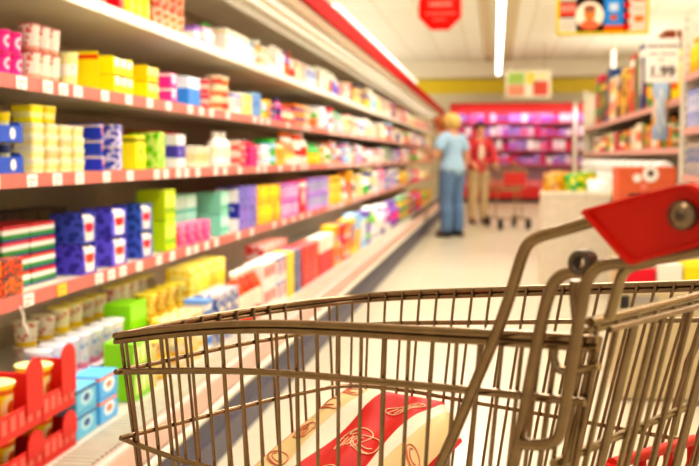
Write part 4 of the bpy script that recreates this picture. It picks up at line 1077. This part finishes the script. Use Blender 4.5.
for (z, nm_, hmax, pal) in ((zA, 'upper', .5, ['#e0482c', '#f2cc38', '#2f8a44', '#4a2c20', '#d8a038', '#c8302c', '#f4ecd8', '#8a4a28', '#e87838', '#2c3c78']),
                            (zB, 'lower', .2, ['#35a03c', '#f0e4c0', '#c8382c', '#7a5c40', '#e8a03c', '#f4ecd8', '#5c8c40', '#d8583c'])):
    x = 667.5; gi = 0
    while x > 595:
        x2 = x - RG.uniform(3.4, 6.2); yy0, yy1 = Yp(x, XG), Yp(x2, XG)
        A = pal[(gi * 3 + RG.randrange(2)) % len(pal)]; B = RG.choice([q for q in pal if q != A]); kd = RG.choice(('box', 'bottle', 'pot', 'box')); hh = hmax * RG.uniform(.68, 1)
        if nm_ == 'upper' and x < 612: hh *= 1.15; kd = 'box'
        if kd == 'pot': L_ = 2; h1 = hh / 2; w = min(.1, yy1 - yy0 - .006)
        elif kd == 'bottle': L_ = 1; h1 = hh; w = min(.1, hh * .5, yy1 - yy0 - .006)
        else: L_ = RG.choice((1, 2)); h1 = hh / L_ - .001; w = min(.2, yy1 - yy0 - .006)
        d = .14 if kd == 'box' else None; Wn = {'box': 'box', 'bottle': 'bottle', 'pot': 'jar'}[kd]
        outs = fill(1, yy0, yy1, XG + (d or w) + .03, z, kd, w, h1, L_, 1, P(A, B, RG.choice(('#fdf8ee', '#f2cc38', '#c8302c')), RG.choice(('band', 'logo', 'blot', 'pots')), gi % 5), flat(RG.choice((A, B, '#2c1c18'))), 'x', d, where=nm_ + ' right gondola shelf', jitter=.0, pname='food_box' if kd == 'box' else None)
        for o in outs:
            o['label'] = f'{cname(A)} {Wn} with {cname(B)} print on {nm_} right gondola shelf, {nth(gi)} group from upright'; o['group'] = f'{cname(A)} {Wn} group {gi + 1} on the {nm_} right gondola shelf'
            if kd == 'pot': o['category'] = 'jar'
        x = x2; gi += 1
for (z, a, e, kind, w, h, g, p1, p2, st, ld, desc, wh) in [
    (zN1, 684.5, 699, 'bottle', .07, .19, '#f0cc28', '#f8e470', '#d85020', 'band', '#e8b018', 'yellow bottle', 'near right gondola top shelf'),
    (zN2, 684.5, 699, 'box', .1, .2, '#5878c0', '#d8dcec', '#8090d0', 'blot', W, 'blue box', 'near right gondola middle shelf'),
    (zN2 - .26, 684.5, 699, 'box', .1, .17, '#d8c8a8', '#5870a8', W, 'blot', W, 'beige box with blue print', 'near right gondola lower shelf')]:
    dd = .1 if kind == 'box' else w
    fill(1, Yp(e + 12, XG), Yp(a, XG) - .02, XG + dd + .008, z, kind, w, h, 1, 1, P(g, p1, p2, st), flat(ld), desc, dd, where=wh, jitter=0)
# white rolls on the third shelf
rl = None; k = 0
m_roll = mat('white_wrap', '#fbf8f2', .35)
for l in range(2):
    for i in range(13):
        if rl is None:
            b = MB(); b.tube([(0, -.1, 0), (0, -.095, 0), (0, .095, 0), (0, .1, 0)], [.046, .055, .055, .046], 16); rl = o = b.obj('wrapped_roll', m_roll)
        else: o = rl.copy(); C.objects.link(o)
        o.location = (XG - .035, 6.35 + i * .43, zC + .0565 + l * .1108)
        o['label'] = f'white wrapped roll, {nth(i)} from right in the {"upper" if l else "lower"} row below the jars'; o['category'] = 'roll'; o['group'] = 'white wrapped rolls on the right gondola'
# ---------------------------------------------------------------- signs
def flag_text(txt, size, m, parent, M_, name):
    cu = bpy.data.curves.new(name, 'FONT'); cu.body = txt; cu.size = size; cu.extrude = .001; cu.offset = size * .02; cu.align_x = 'CENTER'
    o = bpy.data.objects.new(name, cu); C.objects.link(o); dg = bpy.context.evaluated_depsgraph_get()
    me = bpy.data.meshes.new_from_object(o.evaluated_get(dg)); bpy.data.objects.remove(o)
    me.materials.clear(); me.materials.append(m)
    r = bpy.data.objects.new(name, me); C.objects.link(r); r.parent = parent; r.matrix_local = M_
    return r
UPR = Matrix.Rotation(PI / 2, 4, 'X')
def price_sign():
    Y = GA - .04; p0, p1 = at_y(644.5, 83, Y), at_y(680, 38, Y); w, h = p1.x - p0.x, p1.z - p0.z
    t = thing('price_sign', 'white hanging price sign reading 1.99 at the end of right gondola', 'sign', (p0.x, Y, p0.z))
    b = MB(); b.box((0, -.006, 0), (w, 0, h), 0, .002); b.obj('panel', m_tag, t)
    flag_text('1.99', h * .34, m_ink, t, Matrix.Translation((w * .5, -.007, h * .14)) @ UPR, 'price_numerals')
    b = MB()
    for (yy, x0, x1, th) in ((.80, .06, .94, .05), (.63, .12, .36, .03), (.63, .46, .92, .03), (.5, .38, .6, .025)):
        x = x0
        rr = random.Random(int(yy * 100))
        while x < x1 - .02:
            ww = rr.uniform(.03, .07); b.box((w * x, -.0085, h * yy), (w * min(x + ww, x1), -.006, h * (yy + th)), 0); x += ww + .018
        b.obj('small_print', mat('print_grey', '#6a625a', .7), t); b = MB()
    b = MB(); b.box((w * .88, -.004, h), (w * .92, -.001, 1.9 - p0.z if 1.9 > p1.z else h + .02)); b.obj('hanger', m_cream, t)
price_sign()
def octagon():
    Y = 12.0; c = at_y(440, 8.5, Y); r = (at_y(461.5, 8, Y).x - at_y(419, 8, Y).x) / 2 / math.cos(PI / 8)
    t = thing('octagon_sign', 'red octagonal sign hanging from the ceiling above the case', 'sign', (c.x, Y, c.z))
    pl = [(r * math.cos(PI / 8 + k * PI / 4), r * math.sin(PI / 8 + k * PI / 4)) for k in range(8)]
    b = MB(); b.prism(pl, EX, EZ, EY * .02, (0, -.01, 0)); b.obj('panel', mat('sign_red', '#cf130a', .8, spec=.1), t)
    b = MB()
    for (z, x0, x1, hh) in ((-.07, -.17, .17, .022), (.02, -.13, .13, .06), (-.14, -.08, .06, .018)):
        x = x0; rr = random.Random(int(z * 1000) + 5)
        while x < x1: ww = rr.uniform(.02, .05); b.box((x, -.0125, z), (min(x + ww, x1 + .01), -.01, z + hh)); x += ww + .012
        b.obj('faint_print', mat('sign_print', '#ef6a58', .5), t); b = MB()
    b = MB()
    for s in (-1, 1): b.tube([(s * r * .3, 0, r * .9), (s * r * .3, 0, CZ - c.z)], .004, 6)
    b.obj('hanger', m_steel2, t)
octagon()
def poster():
    Y = 9.0; p0, p1 = at_y(556, 35.5, Y), at_y(648.5, 35, Y); w = p1.x - p0.x; h = at_y(600, -22, Y).z - p0.z; z0 = p0.z
    t = thing('hanging_poster', 'yellow framed poster with a round portrait hanging from the ceiling', 'poster', (p0.x, Y, z0))
    b = MB(); b.box((0, -.01, 0), (w, .01, h)); b.obj('board', mat('poster_black', '#1c1614', .8, spec=.1), t)
    b = MB(); f = .025
    for (a, c) in (((0, 0), (w, f)), ((0, h - f), (w, h)), ((0, f), (f, h - f)), ((w - f, f), (w, h - f))): b.box((a[0], -.018, a[1]), (c[0], -.01, c[1]))
    b.obj('frame', mat('poster_yellow', '#cfb91e', .7, spec=.1), t)
    px = w / 92.5
    def panel(x0, y0, x1, y1, c, name='printed_panel', lift=0):
        b = MB(); b.box((x0 * px, -.0125 - lift, (35.5 - y1) * px), (x1 * px, -.01, (35.5 - y0) * px)); b.obj(name, mat('print_' + c.strip('#'), tuple(x * .72 for x in sat(lin(c), 1.25)), .8, spec=.1), t)
    # panels in poster pixels measured from its left edge
    panel(3, 3, 20, 16, '#e0584c'); panel(3, 18, 20, 33, '#f0e8dc'); panel(3, -18, 20, 1, '#e8dcc8')
    panel(48, -18, 67, 26, '#4f96dc'); panel(48, 26, 67, 33, '#e8722c'); panel(72, -18, 90, 33, '#f4e4d4')
    panel(53, 4, 62, 12, '#dfe8f4', lift=.001); panel(54, 16, 61, 21, '#d87038', lift=.001)
    for y in (6, 17, 28): panel(68, y - 3, 74, y + 3, '#e04438', lift=.001)
    panel(78, 17, 87, 23, '#e88850', lift=.001); panel(76, -2, 88, 2, '#e87848', lift=.001); panel(76, 9, 88, 11, '#d8c0b0', lift=.001)
    for i in range(4): panel(5 + i * 4, 5, 7 + i * 4, 12, '#f4c4b4', lift=.001); panel(5, 20 + i * 3, 18, 21 + i * 3, '#c8b8a4', lift=.001)
    def disc(cx, cy, rx, ry, c, lift):
        b = MB(); b.prism([(rx * px * math.cos(k * PI / 14), ry * px * math.sin(k * PI / 14)) for k in range(28)], EX, EZ, EY * .003, (cx * px, -.0125 - lift, (35.5 - cy) * px)); return b
    disc(33.5, 16, 14, 14, 0, .001).obj('portrait_disc', mat('print_cream_disc', '#f3dcc0', .5), t)
    b = disc(33.5, 14, 6, 7.5, 0, .0022); b.obj('portrait_face', mat('print_face', '#c87838', .8, spec=.1), t)
    b = disc(33.5, 9, 6.4, 4, 0, .0028); b.obj('portrait_hair', mat('print_hair', '#8a4a28', .5), t)
    b = disc(33.5, 25.5, 9.5, 5, 0, .0018); b.obj('portrait_shoulders', mat('print_shoulders', '#e0602c', .5), t)
    b = MB()
    for x in (.2, .8): b.tube([(w * x, 0, h), (w * x, 0, CZ - z0)], .004, 6)
    b.obj('hanger', m_steel2, t)
poster()
def banner():
    Y = 21.0; p0, p1 = at_y(505, 98, Y), at_y(551, 70, Y); w, h = p1.x - p0.x, p1.z - p0.z
    t = thing('hanging_sign', 'small colourful sign hanging before the yellow band at far end', 'sign', (p0.x, Y, p0.z))
    b = MB(); b.box((0, -.01, 0), (w, .01, h)); b.obj('board', m_cream, t)
    for (x0, z0, x1, z1, c) in ((.06, .5, .42, .92, '#a8c860'), (.06, .08, .42, .46, '#e89878'), (.46, .5, .66, .92, '#ecd860'), (.62, .08, .94, .6, '#d8503c'), (.7, .66, .94, .92, '#e8e0b0')):
        b = MB(); b.box((w * x0, -.014, h * z0), (w * x1, -.01, h * z1)); b.obj('printed_panel', mat('ban_' + c.strip('#'), c, .5), t)
    b = MB()
    for x in (.15, .85): b.tube([(w * x, 0, h), (w * x, 0, CZ - p0.z)], .006, 6)
    b.obj('hanger', m_steel2, t)
banner()
def pole_light():
    Y = 12.9; c = at_y(613, 82, Y); t = thing('pendant_light', 'thin white pendant tube hanging above the right gondola', 'light', (c.x, Y, c.z))
    zt = at_y(613, 50, Y).z
    b = MB(); b.tube([(0, 0, zt - c.z), (0, 0, CZ - c.z)], .016, 8); b.obj('rod', m_white, t)
    b = MB(); b.tube([(0, 0, 0), (0, 0, .01), (0, 0, zt - c.z - .01), (0, 0, zt - c.z)], [.016, .026, .026, .016], 12); b.obj('lamp_tube', mat('pendant_glow', '#fff8ec', .5, emit=1.5, emc=(1, .95, .88)), t)
pole_light()
# ---------------------------------------------------------------- produce bin, displays
def bin_():
    Y = 7.9; a, c = at_y(543, 192, Y), at_y(611, 192, Y)
    x0, x1, zt = a.x, c.x, a.z; w = x1 - x0
    t = thing('display_bin', 'white square display bin standing in the aisle full of bags', 'bin', (x0, Y, 0)); d = .55; th = .02
    b = MB(); b.box((0, 0, .04), (w, th, zt), 0, .006); b.box((0, d - th, .04), (w, d, zt), 0, .006); b.box((0, th, .04), (th, d - th, zt)); b.box((w - th, th, .04), (w, d - th, zt)); b.box((th, th, zt - .14), (w - th, d - th, zt - .12))
    b.obj('bin_walls', mat('bin_white', '#ded2bc', .5), t)
    b = MB(); b.box((-.008, -.008, zt - .03), (w + .008, -.001, zt + .006), 0, .003); b.obj('rim', m_cream, t); b = MB(); b.box((.02, .02, 0), (w - .02, d - .02, .04), 0); b.obj('base', m_cream, t)
    return x0, Y, zt, w, d
bx0, bY, bz, bw, bd = bin_()
def pillow(name, loc, sx, sy, sz, mats_, label, cat, rot=(0, 0, 0), group=None):
    b = MB(); nu, nv = 16, 12; vs = []; fs = []; ms = []
    for sg in (1, -1):
        o = len(vs)
        for j in range(nv + 1):
            for i in range(nu + 1):
                u, v = i / nu, j / nv; e = (max(0, math.sin(PI * u)) ** .45) * (max(0, math.sin(PI * v)) ** .45)
                vs.append(((u - .5) * sx, (v - .5) * sy, sg * sz * .5 * e + .004 * math.sin(14 * u + 9 * v) * e))
        for j in range(nv):
            for i in range(nu):
                q = (o + j * (nu + 1) + i, o + j * (nu + 1) + i + 1, o + (j + 1) * (nu + 1) + i + 1, o + (j + 1) * (nu + 1) + i)
                fs.append(q if sg > 0 else tuple(reversed(q)))
    b.add(vs, fs, 0, True)
    o = b.obj(name, mats_); o.location = loc; o.rotation_euler = rot
    return tag(o, label, cat, group)
bb0 = bz - .12
for (fx, fy, hh, c1, c2, c3, lab, r) in [
    (.18, .13, .25, '#d8b010', '#b88c10', '#e8d040', 'yellow bag at the left front of the white bin', (1.2, 0, 0)),
    (.50, .13, .25, '#ccb818', '#3f8a24', '#f4e880', 'yellow and green bag at the front middle of the bin', (1.2, 0, 0)),
    (.30, .40, .27, '#d8b41c', '#c88414', '#e8d860', 'yellow bag standing tallest at the back of the white bin', (1.35, 0, 0)),
    (.70, .40, .26, '#ccae20', '#7c9c28', '#f4e480', 'yellow green bag at the right back of the bin', (1.35, 0, 0))]:
    pillow('produce_bag', (bx0 + bw * fx, bY + fy + .02, bb0 + .145), .165, hh, .075, P(c1, c2, c3, 'blot', 1), lab, 'bag', r)
pillow('produce_bag', (bx0 + bw * .82, bY + .15, bb0 + .12), .15, .2, .075, m_roll, 'white bag at the right front of the white bin', 'bag', (1.2, 0, 0))
p = at_x(661, 82, .985); q = at_x(661, 140, .985)
pillow('snack_pouch', (.985, p.y, (p.z + q.z) / 2), .1, p.z - q.z, .035, P('#b8cce8', '#f0b820', '#e8f0f8', 'logo'), 'tall pale blue pouch with yellow spot hanging below the price sign', 'pouch', (PI / 2, 0, math.radians(10)))
b = MB(); p = at_x(20, 307, XS + .012); q = at_x(28, 334, XS + .012)
b.tube([p, p.lerp(q, .3) + EY * .004, p.lerp(q, .6) - EY * .004, p.lerp(q, .8) + EY * .003, q], .0032, 6)
tag(b.obj('plastic_strip', m_tag), 'twisted white plastic strip hanging below fourth shelf at the left', 'strip')
def orange_box():
    Y = 5.15; a, c = at_y(618, 213, Y), at_y(677, 167, Y); x0, x1, z0, z1 = a.x, c.x, a.z, c.z; w = x1 - x0
    b = MB(); b.box((0, 0, 0), (w, .3, z0 - .002), 0, .01); b.box((.02, -.004, z0 * .3), (w - .02, 0, z0 * .34), 0); o = b.obj('display_stand', mat('stand_tan', '#cdb68c', .6)); o.location = (x0, Y, 0)
    tag(o, 'cream display stand under the orange box on the right', 'stand')
    t = thing('display_box', 'orange display box with coffee cup picture behind the red handle', 'box', (x0, Y, z0)); h = z1 - z0
    b = MB(); b.box((0, 0, 0), (w, .26, h), 0, .005); b.obj('carton_body', mat('orange_card', '#e2683a', .5), t)
    b = MB()
    def disc(cx, cz, r, mi, dy): b.prism([(r * math.cos(k * PI / 10), r * math.sin(k * PI / 10)) for k in range(20)], EX, EZ, EY * .002, (cx * w, -.002 - dy, cz * h), mi)
    disc(.32, .76, .022, 0, 0); disc(.55, .84, .04, 0, 0); disc(.55, .86, .015, 1, .001); disc(.44, .58, .018, 2, 0)
    b.box((.18 * w, -.002, .33 * h), (.42 * w, 0, .42 * h), 1); b.box((.46 * w, -.002, .36 * h), (.56 * w, 0, .40 * h), 1)
    b.obj('printed_picture', [m_tag, mat('print_brown', '#5a2c24', .6), mat('print_pink', '#f08878', .5)], t)
    return x0, x1
orange_box()
b = None
for (xa, ya, xb, yb2, Y, dep, c1, c2, c3, st, lab) in [
    (626, 263, 656, 283, 4.45, .16, '#dc3a24', '#ee6848', W, 'plain', 'red carton on the low pallet behind the handle rods'),
    (657, 256, 683, 281, 4.45, .16, '#f0e8dc', '#2c2824', '#f0e8dc', 'logo', 'white carton with black print beside the low red carton'),
    (684, 254, 712, 282, 4.45, .16, '#f0d020', '#2c2824', '#f8e878', 'logo', 'yellow carton with black print at the right edge')]:
    p0, p1 = at_y(xa, yb2, Y), at_y(xb, ya, Y); bb = MB(); bb.box((0, 0, 0), (p1.x - p0.x, dep, p1.z - p0.z), 0, .004); o = bb.obj('carton', P(c1, c2, c3, st)); o.location = (p0.x, Y, .4825); tag(o, lab, 'carton')
p0 = at_y(617, 280, 4.43)
bb = MB(); bb.box((0, 0, .01), (.46, .24, .48), 0, .006); bb.box((.01, -.003, .40), (.05, .0005, .46), 1); bb.box((.06, -.003, .42), (.17, .0005, .46), 2)
o = bb.obj('low_pallet', [mat('stand_tan', '#cdb68c', .6), m_ink, mat('pallet_grey', '#a89c90', .6)]); o.location = (p0.x, 4.4, 0); tag(o, 'low cream pallet carrying three cartons at the right', 'pallet')
# ---------------------------------------------------------------- lights
def area(name, loc, sx, sy, e, rot=(0, 0, 0), c=(1, .95, .87)):
    l = bpy.data.lights.new(name, 'AREA'); l.shape = 'RECTANGLE'; l.size = sx; l.size_y = sy; l.energy = e; l.color = c
    o = bpy.data.objects.new(name, l); C.objects.link(o); o.location = loc; o.rotation_euler = rot
    return o
for y in (1.0, 5.0, 9.0): area('ceiling_panel_light', (.1, y, 3.3), 1.6, 2.6, 118, c=(1, .96, .9))
for y in (16, 20.5): area('ceiling_panel_light', (2.6, y, 3.35), 1.0, 3.0, 110)
for y in (3.0, 8.0, 13): area('ceiling_panel_light', (3.4, y, 3.35), 1.0, 3.0, 110)
# case lighting under the canopy lip, shining back onto the goods
for (y, s) in ((3.0, 3.0), (6.4, 3.4), (10.5, 4.4), (15.5, 5)):
    area('case_light', (-1.035, y, 1.795),     .06, s, 1.3 * s, (0, math.radians(28), 0), (1, .94, .84))
for (y, z) in ((3.2, 2.6), (6.4, 2.6), (9.0, 2.6), (12.6, 3.25)): area('case_fill_light', (-.3, y, z), .3, 2.4, 62, (0, math.radians(42), 0), (1, .94, .84))  # added fill aimed at the case from the aisle; no fixture modelled
for y in (5, 11, 17, 22): area('ceiling_fill_left', (-3.0, y, 1.6), 1.6, 5.0, 95, (PI, 0, 0))  # added uplights hidden behind the case, only to brighten the ceiling
for y in (7.5, 14, 20): area('ceiling_fill_right', (2.9, y, 1.7), 1.4, 4.0, 95, (PI, 0, 0))  # added uplights out of sight beyond the gondola, lifting the ceiling
for (y, s) in ((2.6, 1.8), (4.6, 2.0), (7, 2.5), (10.5, 4)): area('deck_fill_light', (-1.17, y, ZT[4] - .04), .03, s, 1.8 * s, (0, math.radians(18), 0), (1, .95, .86))  # added fill below the fourth shelf so the deck goods read brighter
area('far_case_light', (at_y(525, 150, 23.6).x, 23.75, 2.1), 3.2, .1, 16, (math.radians(50), 0, 0), (1, .7, .95))
wd = bpy.data.worlds.new('store_air'); bpy.context.scene.world = wd; wd.use_nodes = True
nt = wd.node_tree; bg = nt.nodes['Background']; bg.inputs[0].default_value = (1, .95, .86, 1); bg.inputs[1].default_value = 1.1
# ---------------------------------------------------------------- camera
cd = bpy.data.cameras.new('camera'); co = bpy.data.objects.new('camera', cd); C.objects.link(co)
co.matrix_world = Matrix(((RT.x, UP.x, -FW.x, 0), (RT.y, UP.y, -FW.y, 0), (RT.z, UP.z, -FW.z, H), (0, 0, 0, 1)))
cd.sensor_width = 36; cd.lens = 36 * FPX / 699; cd.clip_start = .02; cd.clip_end = 100
cd.dof.use_dof = True; cd.dof.focus_distance = 1.12; cd.dof.aperture_fstop = 6.4
bpy.context.scene.camera = co
sc = bpy.context.scene
sc.view_settings.view_transform = 'Standard'; sc.view_settings.look = 'Medium High Contrast'; sc.view_settings.exposure = -1.0
sc.cycles.use_denoising = True; sc.cycles.max_bounces = 8
for o in bpy.data.objects:
    if o.parent is None and len(str(o.get('label', '')).replace('-', ' ').split()) > 16: print('LONG', o.name, o['label'])
print('COUNT', COUNT, len(bpy.data.objects))
